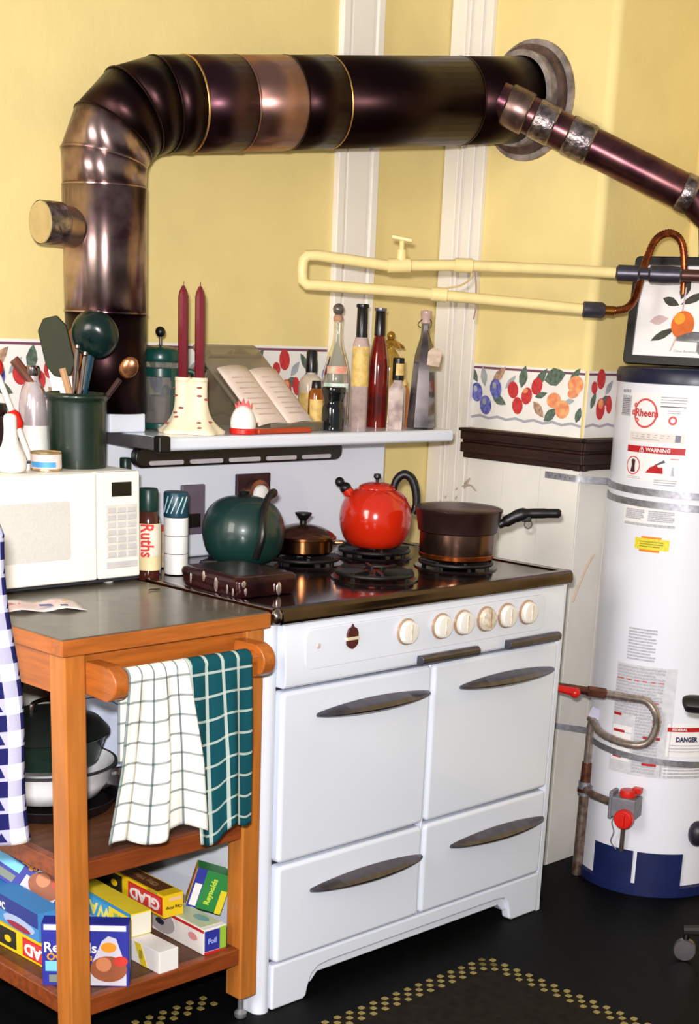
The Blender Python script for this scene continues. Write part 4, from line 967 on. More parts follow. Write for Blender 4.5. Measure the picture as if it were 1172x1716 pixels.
# ------------------------------------------------------------------ kitchen cart
X0, X1 = -.528, -.030
ca = thing('kitchen_cart', 'orange varnished wooden kitchen cart with dark grey top, left of the stove', 'cart', (0, 0, 0))
topg = mat('dark_grey_laminate', (98, 92, 80), .3, var=.12, scale=22, coat=.15)
fr = MB(); fw_ = .022
P_o = [(X0, -.014), (X1, -.014), (X1, .715), (X0, .715)]; P_i = [(X0+.006, -.008), (X1-.006, -.008), (X1-.006, .709), (X0+.006, .709)]
MB().box(X0, X1, -.014, .02, .868, .8985).build('top_edge', orange_wood_h, ca, bev=.003)
MB().box(X0, X0+.034, .02, .715, .868, .8985).build('top_edge', orange_wood_d, ca, bev=.003)
MB().box(X1-.034, X1, .02, .715, .868, .8985).build('top_edge', orange_wood_d, ca, bev=.003)
MB().box(X0+.003, X1-.003, -.011, .714, .8955, .9005).build('laminate_top', topg, ca, bev=.0008, seg=1)
def leg(x, y):
    MB().box(x, x+.047, y, y+.05, .055, .868).build('leg', orange_wood, ca, bev=.004)
    g = MB(); g.lathe([(.010, .0), (.013, .002), (.014, .012), (.006, .02), (.006, .056)], (x+.0235, y+.025, 0), 18); g.build('foot_glide', galv, ca)
for x in (X0+.014, X1-.052):
    for y in (.0, .655): leg(x, y)
MB().box(X0+.06, X1-.05, .012, .03, .790, .868).build('front_apron', orange_wood_h, ca, bev=.002)
MB().box(X0+.018, X0+.036, .05, .655, .790, .868).build('side_apron', orange_wood_d, ca, bev=.002)
MB().box(X1-.036, X1-.018, .05, .655, .790, .868).build('side_apron', orange_wood_d, ca, bev=.002)
MB().box(X0+.06, X1-.05, .675, .693, .790, .868).build('back_apron', orange_wood_h, ca, bev=.002)
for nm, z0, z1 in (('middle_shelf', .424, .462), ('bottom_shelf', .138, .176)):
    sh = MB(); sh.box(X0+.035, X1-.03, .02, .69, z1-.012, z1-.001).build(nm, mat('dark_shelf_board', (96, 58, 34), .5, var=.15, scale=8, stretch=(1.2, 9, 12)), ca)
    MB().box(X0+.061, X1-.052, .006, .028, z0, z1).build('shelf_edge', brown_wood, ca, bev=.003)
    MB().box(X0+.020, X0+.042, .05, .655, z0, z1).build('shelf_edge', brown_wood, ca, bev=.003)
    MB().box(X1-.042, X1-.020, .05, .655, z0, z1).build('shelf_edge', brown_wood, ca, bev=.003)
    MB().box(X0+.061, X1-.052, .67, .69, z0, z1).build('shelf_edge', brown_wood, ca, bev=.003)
# towel rail on two rounded arms
def arm(x0, x1):
    pr_ = [(.0, .790), (-.062, .790)]+[(-.062-.032*math.sin(a), .822-.032*math.cos(a)) for a in [PI*i/10 for i in range(11)]]+[(-.062, .854), (.0, .854)]
    MB().prism(pr_, x0, x1, 'x').build('rail_arm', orange_wood_d, ca, bev=.004, smooth=50)
arm(X0+.058, X0+.090); arm(X1-.088, X1-.056)
MB().cyl((X0+.085, -.06, .828), (X1-.083, -.06, .828), .0135).build('towel_rail', orange_wood_h, ca)

# tea towels
def grid_mix(nu, nv, wu, wv, base, stripe, cross=None):
    def fn(t, u, v):
        fu = t.m('FRACT', t.m('MULTIPLY', u, nu)); fv = t.m('FRACT', t.m('MULTIPLY', v, nv))
        a = t.m('LESS_THAN', fu, wu); b_ = t.m('LESS_THAN', fv, wv)
        c1 = t.mix(t.m('MULTIPLY', a, .8), lin(base), lin(stripe)); c2 = t.mix(t.m('MULTIPLY', b_, .7), c1, lin(stripe)); return c2
    return fn
uvmat('white_grid_cotton', grid_mix(5.0, 14, .13, .12, (238, 234, 226), (62, 88, 94)))
uvmat('teal_grid_cotton', grid_mix(4.0, 12.5, .19, .11, (18, 74, 84), (196, 206, 196)))
def drape(name, label, x0, x1, dx0, dx1, ztop, zf, zb, m, amp, nw, ph, skew=0, zf2=None):
    yc, r = -.06, .0165
    zr = ztop-r
    Lf, Lb, La = zr-zf, zr-zb, PI*r
    def fn(u, v):
        s_ = v*(Lf+La+Lb)
        if s_ < Lb: z = zb+s_; y = yc+r; k = (Lb-s_)/Lb*.5
        elif s_ < Lb+La: a = (s_-Lb)/r; y = yc+r*math.cos(a); z = zr+r*math.sin(a); k = 0
        else: d = s_-Lb-La; z = zr-d; y = yc-r; k = d/Lf
        kk = min(1, k*1.6+.12)
        wv = math.sin(2*PI*nw*u+ph)+.35*math.sin(2*PI*nw*2.3*u+ph*2+2*k)
        off = amp*kk*wv
        if s_ > Lb+La: y -= abs(amp)*kk*1.3+off-.002; z += .012*k*math.sin(2*PI*u*1.5+ph)+((zf2-zf)*u*k if zf2 is not None else 0)
        elif s_ < Lb: y += .006*k+max(off, 0)*.2
        xx = x0+(x1-x0)*u+(dx0+(dx1-dx0)*u)*k*(1 if s_ > Lb else 0)+.25*off
        return (xx-(x0+x1)/2, y+.06, z-zr)
    g = MB(); g.grid(fn, 60, 70)
    o = g.build(name, m, None, solid=.0028, smooth=80); o.location = ((x0+x1)/2, -.06, zr)
    return o
tag(drape('tea_towel', '', -.428, -.292, -.062, .034, .8455, .522, .66, MATS['white_grid_cotton'], .010, 2.2, .6, zf2=.515), 'white tea towel with thin dark grid lines draped over the cart rail', 'towel', 'tea towels on the cart rail')
tag(drape('tea_towel', '', -.290, -.134, .022, .004, .8455, .470, .66, MATS['teal_grid_cotton'], .006, 1.6, 2.2, zf2=.505), 'teal tea towel with pale grid lines draped over the cart rail', 'towel', 'tea towels on the cart rail')

# things on the cart top
pp = thing('leaflet', 'folded pink and white leaflet lying under the microwave front on the cart', 'leaflet', (-.395, .26, .9008), (0, 0, -.35))
g = MB(); g.grid(lambda u, v: (-.085+.17*u, -.045+.09*v, .0015+.006*math.sin(PI*u*2)**2+.003*v), 12, 6); g.build('paper_sheet', mat('leaflet_paper', (232, 222, 222), .6, var=.15, scale=18, rgb2=(224, 190, 188)), pp, solid=.0006)
for p, sz, c in (((-.05, .01), (.03, .018), (212, 140, 140)), ((.01, -.015), (.025, .014), (60, 66, 140)), ((.05, .02), (.022, .014), (222, 180, 120)), ((.045, -.02), (.014, .01), (40, 44, 90))):
    MB().box(p[0]-sz[0]/2, p[0]+sz[0]/2, p[1]-sz[1]/2, p[1]+sz[1]/2, .0085, .0092).build('printed_panel', mat('leaf_print_%d' % c[0], c, .6), pp)
clip = tag(MB().tube(smoothpath([(-.012, 0, .0022), (-.004, .003, .0026), (.008, .002, .0022), (.016, -.002, .0022)]), [.0016]*18+[.0012], 6).build('metal_clip', chrome, bev=0), 'small shiny metal clip lying on the dark cart top', 'clip'); clip.location = (-.085, .30, .9008)

# microwave
mw_m = mat('microwave_white', (246, 242, 232), .35, var=.008)
mw = thing('microwave', 'cream white microwave oven standing on the cart top', 'microwave', (-.263, .41, .9005))
MB().box(-.247, .227, .018, .31, .012, .237).build('body', mw_m, mw, bev=.006, seg=3)
dr = MB(); dr.box(-.247, .114, .0, .019, .012, .2365); dr = dr.build('door', mw_m, mw, bev=.005, seg=3)
MB().prism(rrect(-.205, .046, .062, .182, .006, 3), -.0012, .002).build('door_window', mat('window_mesh_grey', (216, 212, 206), .35, var=.03, scale=160), dr, bev=.0008)
MB().box(-.247, .227, .004, .02, .006, .011).build('vent_slot', dark_gap, mw)
cpn = MB(); cpn.box(.117, .227, .0, .019, .012, .2365); cpn = cpn.build('control_panel', mw_m, mw, bev=.005, seg=3)
MB().box(.152, .204, -.0012, .002, .185, .215).build('display', mat('display_black', (8, 8, 10), .15), cpn, bev=.001)
kb_m = mat('key_grey', (208, 204, 204), .6, var=.05)
kbo = MB().box(.136, .218, -.001, .001, .055, .168).build('keypad', mat('keypad_film', (228, 222, 212), .5), cpn)
for r_ in range(7):
    for c_ in range(3):
        z = .058+r_*.0156; x = .139+c_*.026
        MB().box(x, x+.022, -.0024, -.0005, z, z+.0105).build('key', kb_m, cpn, bev=.0008, seg=1)
MB().box(.136, .218, -.0016, .001, .034, .048).build('start_key', kb_m, cpn, bev=.001)
for x in (-.21, .16):
    for y in (.03, .28): MB().lathe([(.012, 0), (.014, .002), (.014, .013)], (x, y, 0), 16).build('foot', white_plain if x > 0 else black, mw)

ZM = .9005+.2372
# crock of utensils
cr = thing('utensil_crock', 'dark green glazed crock holding kitchen utensils on the microwave', 'crock', (-.116, .526, ZM))
grn = mat('bottle_green_glaze', (10, 34, 22), .4, var=.08, scale=30, coat=.3)
MB().lathe(spline([(.058, 0), (.061, .004), (.063, .075), (.0645, .135), (.068, .143), (.068, .150), (.0635, .151), (.060, .147), (.0585, .07), (.056, .008), (0, .008)], 3), n=44).build('crock_body', grn, cr, smooth=60)
CB = V((-.116, .526, ZM))
im = V((math.cos(YAW), -math.sin(YAW), 0)); vw = V((math.sin(YAW), math.cos(YAW), 0))
def ut(name, label, cat, foot, tip, group=None):
    """utensil frame: z from foot towards tip, x to the right as seen from the room"""
    f = CB+im*foot[0]+vw*foot[1]+V((0, 0, foot[2])); p = CB+im*tip[0]+vw*tip[1]+V((0, 0, tip[2]))
    z = (p-f).normalized(); x = (im-z*im.dot(z)).normalized(); y = z.cross(x)
    t = thing(name, label, cat, f, Matrix((x, y, z)).transposed().to_euler(), 'utensils in the green crock'); return t, (p-f).length
woodu = mat('pale_utensil_wood', (206, 156, 112), .55, var=.12, scale=10, stretch=(6, 6, .6)); woodd = mat('brown_utensil_wood', (150, 88, 46), .5, var=.15, scale=10, stretch=(6, 6, .6))
t, L = ut('spatula', 'olive green rubber spatula leaning left in the green crock', 'spatula', (.022, .005, .012), (-.052, -.01, .30))
MB().tube([(0, 0, 0), (0, 0, L*.66)], [.0065, .0085], 10).build('handle', woodu, t)
MB().prism([(-.006, .60*L), (.014, .60*L), (.030, .68*L), (.032, .93*L), (.018, 1.01*L), (-.012, 1.01*L), (-.030, .94*L), (-.033, .70*L), (-.022, .62*L)], -.005, .005).build('blade', mat('olive_rubber', (42, 46, 26), .75, var=.05), t, bev=.004, seg=3)
t, L = ut('ladle', 'big dark green plastic ladle rising from the crock', 'ladle', (-.018, .012, .012), (.045, -.005, .292))
dkg = mat('dark_teal_nylon', (7, 30, 28), .25, var=.04)
MB().tube([(0, 0, 0), (0, 0, L*.8)], [.008, .010], 10).build('handle', mat('blue_green_nylon', (30, 66, 84), .4), t)
m = MB(); MM = Matrix.Translation((.0, .012, L*.93)) @ Matrix.Rotation(PI/2+.25, 4, 'X')
m.lathe(spline([(.006, .040), (.028, .036), (.046, .020), (.050, .0), (.048, .0), (.043, .018), (.026, .032), (.0, .036)], 3), n=32, M=MM, caps=False); m.build('bowl', dkg, t, smooth=60)
t, L = ut('wooden_spoon', 'brown wooden spoon standing upright in the middle of the crock', 'spoon', (.0, .03, .012), (-.010, .028, .275))
MB().tube([(0, 0, 0), (0, 0, L*.72)], [.006, .008], 10).build('handle', woodd, t); MB().ell((0, 0, L*.86), (.017, .007, .045), 18, 12).build('bowl', woodd, t)
for fx, tx_, lbl, h in ((.004, .010, 'steel whisk handle left of the pair behind the ladle', .245), (.012, .026, 'steel whisk handle right of the pair behind the ladle', .232)):
    t, L = ut('whisk', lbl, 'whisk', (fx-.02, -.018, .012), (tx_, -.028, h))
    MB().tube([(0, 0, .03), (0, 0, L-.012), (0, 0, L)], [.004, .0052, .003], 10).build('handle', chrome, t); MB().lathe([(.003, L-.004), (.006, L), (.005, L+.006), (0, L+.007)], n=12).build('end_cap', chrome, t)
    MB().tube([(.009*math.cos(a), 0, .022+.02*math.sin(a)) for a in [2*PI*i/18 for i in range(18)]], .001, 5, closed=True).build('wire_loop', chrome, t)
t, L = ut('serving_spoon', 'copper coloured round spoon leaning right out of the crock', 'spoon', (-.035, .02, .02), (.118, -.01, .215))
MB().tube([(0, 0, 0), (0, 0, L*.84)], [.004, .006], 10).build('handle', mat('dark_spoon_handle', (54, 26, 26), .4), t)
MB().ell((0, 0, L*.97), (.019, .008, .024), 20, 12).build('bowl', mat('copper_spoon', (184, 124, 86), .22, .9), t)
t, L = ut('wooden_spoon', 'reddish brown wooden handle slanting left out of the crock', 'spoon', (.02, .03, .03), (-.135, .02, .215))
MB().tube([(0, 0, 0), (0, 0, L*.8), (0, 0, L)], [.006, .010, .011], 10).build('handle', mat('reddish_wood', (126, 70, 46), .45, var=.15, scale=10, stretch=(6, 6, .6)), t)
t, L = ut('turner', 'pale steel turner blade showing behind the green spatula', 'turner', (-.01, .04, .012), (-.045, .045, .205))
MB().box(-.024, .024, -.001, .001, L*.66, L).build('blade', mat('turner_pale', (226, 222, 222), .3, .3), t, bev=.0005); MB().tube([(0, 0, 0), (0, 0, L*.68)], .004, 8).build('handle', chrome, t)

cn = thing('food_can', 'short tuna-size can with pale blue label in front of the crock', 'can', (-.222, .485, ZM), (0, 0, IMR))
MB().lathe([(.031, 0), (.0325, .001), (.0325, .003), (.0318, .004), (.0318, .035), (.0325, .036), (.0325, .038), (.031, .0385), (.030, .036), (0, .036)], n=34).build('can_body', mat('can_gold_rim', (206, 176, 128), .3, .7, var=.05), cn)
MB().lathe([(.0319, .005), (.0321, .0055), (.0321, .0335), (.0319, .034)], n=34, caps=False).build('label', mat('can_label', (232, 222, 214), .5, var=.2, scale=60, rgb2=(226, 196, 196)), cn)
MB().add([(.0325*math.cos(a), .0325*math.sin(a), z) for a in [-2.5+.2*i for i in range(10)] for z in (.008, .019)], [(2*i, 2*i+2, 2*i+3, 2*i+1) for i in range(9)]).build('label_band', mat('can_blue', (84, 160, 222), .5), cn)
sj = thing('shaker_bottle', 'tall frosted shaker bottle with metal cap and white label behind the can', 'bottle', (-.165, .615, ZM))
MB().lathe(spline([(.030, 0), (.032, .003), (.032, .075), (.031, .078)], 2), n=30).build('label_sleeve', white_plain, sj); MB().lathe([(.0322, .004), (.0324, .005), (.0324, .024), (.0322, .025)], n=30, caps=False).build('label_band', mat('label_band_blue', (52, 82, 150), .5), sj)
MB().lathe(spline([(.031, .078), (.031, .12), (.026, .15), (.014, .172), (.013, .185)], 3), n=30).build('frosted_top', mat('frosted_pinkish', (206, 192, 194), .2, .35, var=.06), sj); MB().lathe([(.015, .183), (.016, .186), (.016, .2), (.012, .204), (0, .205)], n=20).build('cap', chrome, sj)
sr = thing('spoon_rest', 'white ceramic spoon rest standing up at the left edge of the microwave', 'spoon rest', (-.312, .475, ZM), (0, 0, IMR))
MB().lathe(spline([(.020, 0), (.029, .006), (.031, .022), (.027, .040), (.018, .056), (.0135, .080), (.0135, .105), (.010, .114), (0, .117)], 4), n=30).build('ceramic_body', mat('white_ceramic', (236, 232, 228), .2, coat=.3), sr, smooth=60)
MB().lathe([(.0035, -.0118), (.003, -.0125), (0, -.0126)], (0, 0, .1), 10, ax='y').build('hang_hole', dark_gap, sr)
rb = thing('dish_brush', 'white handled brush with red ferrule and red tip leaning beside the spoon rest', 'brush', (-.225, .53, ZM))
bq = V((-.225, .53, ZM)); q0 = V((0, 0, .004)); q1 = im*(-.078)+vw*.02+V((0, 0, .20))
MB().tube([q0, q0.lerp(q1, .42)], [.0065, .0065], 10).build('handle', mat('brush_handle', (226, 214, 204), .4), rb); MB().tube([q0.lerp(q1, .38), q0.lerp(q1, .42), q0.lerp(q1, .52), q0.lerp(q1, .56)], [.009, .015, .015, .009], 12).build('ferrule', red, rb)
MB().tube([q0.lerp(q1, .54), q0.lerp(q1, .93)], [.0065, .006], 10).build('handle', mat('brush_handle', (226, 214, 204), .4), rb); MB().ell(tuple(q1), (.017, .017, .021)).build('red_tip', red, rb)
dkj = thing('dark_jar', 'dark brown jar standing behind the spoon rest', 'jar', (-.275, .60, ZM))
MB().lathe(spline([(.034, 0), (.036, .004), (.036, .09), (.028, .105), (.026, .11)], 3), n=28).build('jar_body', mat('dark_brown_jar', (36, 22, 22), .2), dkj); MB().lathe([(.029, .108), (.03, .11), (.03, .125), (.028, .128), (0, .128)], n=28).build('lid', black, dkj)
wj = thing('small_jar', 'tiny white jar beside the tuna can', 'jar', (-.263, .50, ZM)); MB().lathe([(.009, 0), (.010, .001), (.010, .014), (.009, .015), (0, .015)], n=18).build('jar_body', white_plain, wj); MB().lathe([(.0105, .014), (.0105, .02), (0, .021)], n=18).build('lid', chrome, wj)

# ------------------------------------------------------------------ cookware on the middle shelf
ZC = .4612
wc = thing('casserole_dish', 'white oval casserole dish with dark rim on the middle shelf', 'dish', (-.33, .34, ZC+.027))
def oval(m, prof, ex, n=44):
    m.rings([[(r*ex*math.cos(2*PI*j/n), r*math.sin(2*PI*j/n), z) for j in range(n)] for r, z in prof])
m = MB(); oval(m, [(.075, .0), (.10, .004), (.122, .035), (.128, .066), (.133, .07), (.131, .073), (.12, .06), (.09, .012), (.001, .010)], 1.08); m.build('dish_body', mat('casserole_white', (236, 236, 240), .55), wc, smooth=60)
m = MB(); m.tube([(.133*1.08*math.cos(a), .133*math.sin(a), .071) for a in [2*PI*i/44 for i in range(44)]], .0035, 6, closed=True); m.build('rim', dark_gap, wc)
sk_ = thing('skillet', 'black iron skillet under the white casserole dish on the middle shelf', 'pan', (-.33, .34, ZC), (0, 0, 2.2))
MB().lathe([(.10, 0), (.13, .004), (.142, .026), (.139, .0265), (.127, .008), (0, .007)], n=40).build('pan_body', blackiron, sk_); MB().tube([(.138, 0, .02), (.16, 0, .024), (.235, 0, .026)], [.008, .011, .010], 10).build('handle', blackiron, sk_)
gp2 = thing('roasting_pan', 'dark green roasting pan stacked on the white casserole', 'pan', (-.335, .345, ZC+.1012), (0, 0, .1))
m = MB(); oval(m, [(.085, 0), (.105, .003), (.122, .055), (.128, .06), (.124, .062), (.10, .01), (.001, .008)], 1.1); m.build('pan_body', mat('green_black_enamel', (26, 44, 36), .25, var=.08), gp2, smooth=60)
m = MB(); oval(m, [(.126, .0605), (.128, .064), (.11, .085), (.06, .104), (.001, .108)], 1.1); m.build('lid', mat('roaster_lid_black', (24, 28, 26), .3), gp2, smooth=60); MB().tube(smoothpath([(-.03, 0, .102), (-.025, 0, .125), (.025, 0, .125), (.03, 0, .102)]), .005, 8).build('lid_handle', chrome, gp2)
bp = thing('dinner_plate', 'pale blue plate leaning upright behind the pans on the middle shelf', 'plate', (-.165, .40, ZC), (0, 0, IMR))
MB().lathe(spline([(.001, .006), (.06, .006), (.10, .018), (.102, .020), (.098, .023), (.06, .011), (.001, .011)], 2), n=44, M=Matrix.Translation((0, 0, .103)) @ Matrix.Rotation(1.32, 4, 'X')).build('plate_body', mat('pale_blue_plate', (196, 204, 226), .25, coat=.3), bp, smooth=60)
MB().tube([(.092*math.cos(a), 0, .103+.092*math.sin(a)) for a in [2*PI*i/44 for i in range(44)]], .0012, 5, closed=True, M=Matrix.Translation((0, 0, .103)) @ Matrix.Rotation(-.25, 4, 'X') @ Matrix.Translation((0, -.021, -.103))).build('rim_line', mat('navy_line', (60, 66, 110), .4), bp)
sb_ = thing('mixing_bowl', 'small steel mixing bowl at the right of the middle shelf', 'bowl', (-.175, .25, ZC))
MB().lathe(spline([(.035, 0), (.045, .003), (.068, .03), (.075, .055), (.077, .056), (.066, .03), (.04, .007), (.001, .006)], 3), n=40).build('bowl_body', mat('steel_bowl', (160, 156, 160), .2, 1, var=.03), sb_, smooth=60)

stp = thing('shade_pot', 'added black pot darkening the back left of the middle shelf', 'pot', (-.372, .585, ZC), (0, 0, 1.57)); stp.scale = (1, 1, 1.36)  # dark pot added to deepen the shade behind the pans
MB().lathe(spline([(.09, 0), (.098, .004), (.1, .19), (.104, .196), (.1, .2)], 2), n=40).build('pot_body', mat('black_enamel', (14, 15, 18), .3), stp); MB().lathe(spline([(.103, .198), (.09, .214), (.03, .226), (0, .228)], 2), n=36).build('lid', mat('black_enamel', (14, 15, 18)), stp); MB().lathe([(.012, .226), (.018, .244), (0, .248)], n=16).build('lid_knob', black, stp)
MB().tube(smoothpath([(-.03, -.099, .15), (-.025, -.122, .152), (.025, -.122, .152), (.03, -.099, .15)]), .005, 8).build('side_handle', black, stp)
bn = thing('shade_bin', 'added dark grey bin darkening the back left of the bottom shelf', 'bin', (-.385, .575, .1755))  # dark bin added to keep the shelf's back corner black
MB().rings([[(x*k, y*k, z) for x, y in rrect(-.105, .105, -.07, .07, .02, 4)] for z, k in ((0, .92), (.19, 1.0), (.2, 1.03), (.206, 1.03))]).build('bin_body', mat('bin_grey', (40, 38, 40), .5), bn, smooth=50); MB().prism(rrect(-.11, .11, -.074, .074, .02, 4), .2065, .218, 'z').build('lid', mat('bin_lid', (28, 27, 30), .45), bn, bev=.004)

# ------------------------------------------------------------------ boxes on the bottom shelf
ZB = .1755
def cmat(c): return mat('carton_%d_%d_%d' % c, c, .45, var=.015, scale=20)
WHT, YEL, BLU, RED_, CYA, GRN, ORG = (236, 232, 230), (236, 196, 24), (44, 50, 150), (196, 34, 36), (70, 158, 214), (40, 130, 60), (232, 150, 40)
def carton(name, label, cat, loc, rot, size, col, group='wrap and bag boxes on the bottom shelf'):
    t = thing(name, label, cat, loc, rot, group)
    L, D, Hh = size
    b = MB(); b.box(-L/2, L/2, -D/2, D/2, 0, Hh); b = b.build('carton', cmat(col), t, bev=.0012, seg=1)
    return t, b
def panel(t, face, size, u0, u1, v0, v1, col, name='printed_panel', h=.0008, shape=None):
    """face in '-x','+x','-y','+z'; u,v in 0..1 seen from outside"""
    L, D, Hh = size; g = MB()
    def mp(u, v, o):
        if face == '-y': return (-L/2+L*u, -D/2-o, Hh*v)
        if face == '-x': return (-L/2-o, D/2-D*u, Hh*v)
        if face == '+x': return (L/2+o, -D/2+D*u, Hh*v)
        if face == '+z': return (-L/2+L*u, -D/2+D*v, Hh+o)
    if shape == 'o':
        P = [((u0+u1)/2+(u1-u0)/2*math.cos(a), (v0+v1)/2+(v1-v0)/2*math.sin(a)) for a in [2*PI*i/18 for i in range(18)]]
    elif shape: P = [(u0+(u1-u0)*a, v0+(v1-v0)*b) for a, b in shape]
    else: P = [(u0, v0), (u1, v0), (u1, v1), (u0, v1)]
    n = len(P); vs = [mp(u, v, h) for u, v in P]+[mp(u, v, 0) for u, v in P]
    g.add(vs, [tuple(range(n))]+[(i, n+i, n+(i+1) % n, (i+1) % n) for i in range(n)])
    return g.build(name, cmat(col), t, smooth=0)
def ptext(t, face, size, s, u, v, h, col, flip=False, sx=1, rot=0, bold=.0006, lift=.0012):
    L, D, Hh = size
    if face == '-y': o = (-L/2+L*u, -D/2-lift, Hh*v); ex, ey = V((1, 0, 0)), V((0, 0, 1))
    elif face == '-x': o = (-L/2-lift, D/2-D*u, Hh*v); ex, ey = V((0, -1, 0)), V((0, 0, 1))
    elif face == '+x': o = (L/2+lift, -D/2+D*u, Hh*v); ex, ey = V((0, 1, 0)), V((0, 0, 1))
    else: o = (-L/2+L*u, -D/2+D*v, Hh+lift); ex, ey = V((1, 0, 0)), V((0, 1, 0))
    if flip: ex, ey = -ex, -ey
    if rot: ex, ey = ex*math.cos(rot)+ey*math.sin(rot), ey*math.cos(rot)-ex*math.sin(rot)
    return text(s, h, cmat(col), t, o, ex, ey, sx=sx, bold=bold)
# oven bags, standing at the front
S1 = (.172, .042, .134)
def ovenbag(label, loc, rot):
    t, b = carton('oven_bag_box', label, 'box', loc, rot, S1, BLU)
    panel(t, '-y', S1, .03, .97, .90, .985, WHT); panel(t, '-y', S1, .04, .42, .24, .40, (120, 196, 236)); panel(t, '-y', S1, .08, .40, .06, .18, (120, 130, 120))
    panel(t, '-y', S1, .50, .97, .02, .30, (200, 196, 206)); panel(t, '-y', S1, .55, .98, .08, .50, (150, 84, 54), h=.0014, shape='o'); panel(t, '-y', S1, .62, .80, .25, .48, (206, 130, 90), h=.002, shape='o')
    panel(t, '-y', S1, .58, .95, .40, .82, (206, 200, 214), h=.0011, shape=[(0, 0), (1, 0), (.75, .9), (.5, 1), (.3, .8)]); panel(t, '-y', S1, .82, .99, .34, .50, (206, 60, 50), h=.0024, shape='o'); panel(t, '-y', S1, .68, .86, .56, .72, ORG, h=.0022, shape='o')
    ptext(t, '-y', S1, 'Reynolds', .33, .62, .030, WHT, sx=.95); ptext(t, '-y', S1, 'Oven Bags', .32, .47, .022, ORG, sx=.95)
    return t
fx = V((-.505, .095, ZB))+im*.088+vw*.021
ovenbag('upright dark blue oven bag box at the front of the bottom shelf', (-.425, .0745, ZB), (0, 0, IMR+.05))
t = ovenbag('dark blue oven bag box tilted at the back left of the bottom shelf', (-.385, .385, .272), (0, 0, IMR)); t.rotation_euler = (Matrix.Rotation(IMR-.1, 3, 'Z') @ Matrix.Rotation(.55, 3, 'Y') @ Matrix.Rotation(-.3, 3, 'X')).to_euler()
# long cartons, lying with their long axis towards the room
def longbox(name, label, loc, rz, size, col, tilt=0):
    return carton(name, label, 'box', loc, (tilt, 0, rz), size, col)
SG = (.052, .30, .052)
def glad(label, loc, rz, tilt=0):
    t, b = longbox('cling_wrap_box', label, loc, rz, SG, YEL, tilt)
    panel(t, '-x', SG, .56, .985, .12, .90, RED_); panel(t, '-x', SG, .575, .97, .18, .84, (206, 60, 60), h=.0010)
    ptext(t, '-x', SG, 'GLAD', .772, .51, .034, WHT, True, 1.25, bold=.0014); panel(t, '-x', SG, .02, .48, .15, .92, (40, 40, 30)); panel(t, '-x', SG, .34, .42, .35, .65, YEL, h=.0014, shape='o'); panel(t, '-x', SG, .06, .22, .3, .8, (120, 110, 40), h=.0012, shape='o')
    panel(t, '-y', SG, .3, .9, .70, .85, (236, 190, 150)); ptext(t, '-y', SG, 'Cling Wrap', .5, .42, .009, (60, 50, 20), True, bold=.0002); panel(t, '+z', SG, .1, .9, .1, .6, (96, 56, 30)); ptext(t, '+z', SG, 'Cling Wrap', .5, .35, .02, (150, 110, 70), rot=PI/2); panel(t, '-x', SG, .80, .92, .92, .99, (150, 150, 60))
    return t
glad('yellow cling wrap box lying lowest at the left of the bottom shelf', (-.432, .275, ZB), .02)
zb = thing('zip_bag_box', 'blue zip bag box lying on the lower yellow box at the left', 'box', (-.425, .33, ZB+.0532), (0, 0, -.03), 'wrap and bag boxes on the bottom shelf'); SZ = (.06, .27, .062)
MB().box(-.03, .03, -.135, .135, 0, .062).build('carton', cmat((70, 140, 206)), zb, bev=.0012, seg=1)
panel(zb, '-x', SZ, .0, 1, .48, 1, (40, 56, 140)); ptext(zb, '-x', SZ, 'Ziploc', .36, .70, .034, WHT, sx=1.1); panel(zb, '-x', SZ, .02, .3, .06, .4, (150, 196, 170)); panel(zb, '-x', SZ, .5, .95, .05, .52, (170, 190, 226), h=.0012, shape='o'); panel(zb, '-x', SZ, .55, .9, .06, .3, (150, 44, 70), h=.0016, shape='o')
# wax paper
SW = (.052, .28, .052); t, b = longbox('wax_paper_box', 'blue and yellow wax paper box on top of the plain white box', (-.258, .245, ZB+.0488), -.06, SW, (236, 208, 50))
panel(t, '-x', SW, 0, .70, .0, 1, CYA); ptext(t, '-x', SW, 'WAX', .52, .45, .040, (236, 226, 120), True, 1.2, bold=.0014); ptext(t, '-x', SW, 'PAPER', .85, .62, .012, (120, 180, 130), True, 1.3); panel(t, '-x', SW, .75, .95, .26, .38, ORG); panel(t, '-y', SW, .05, .95, .05, .95, (232, 226, 210)); panel(t, '-x', SW, 0, 1, .86, 1, (60, 140, 196), h=.001)
# foil box with red stripe
SR = (.06, .27, .058); t, b = longbox('foil_box', 'white foil box with red stripe and blue end at the right of the bottom shelf', (-.128, .160, ZB), -.04, SR, WHT)
panel(t, '-x', SR, .40, 1, .86, .97, RED_); panel(t, '-x', SR, .26, .62, .05, .98, (176, 168, 170), h=.0012, shape='o'); panel(t, '-x', SR, .36, .48, .35, .6, (40, 40, 50), h=.0016, shape='o'); panel(t, '-x', SR, 0, .3, 0, .4, (110, 60, 44)); panel(t, '-x', SR, .8, .92, .4, .7, (220, 150, 150), h=.001, shape='o')
panel(t, '-y', SR, .04, .70, .12, .92, BLU); panel(t, '-y', SR, .70, .98, .06, .96, (150, 190, 60)); panel(t, '-y', SR, .02, .98, .0, .10, RED_); ptext(t, '-y', SR, 'Foil', .36, .5, .016, (150, 170, 230)); panel(t, '+z', SR, .05, .95, .05, .5, (196, 206, 170)); panel(t, '+z', SR, .4, .8, .12, .3, (120, 170, 170), h=.0012, shape='o')
# upper cling wrap on the foil and wax boxes
glad('yellow cling wrap box lying on top of the white foil box', (-.160, .275, ZB+.0588), -.04)
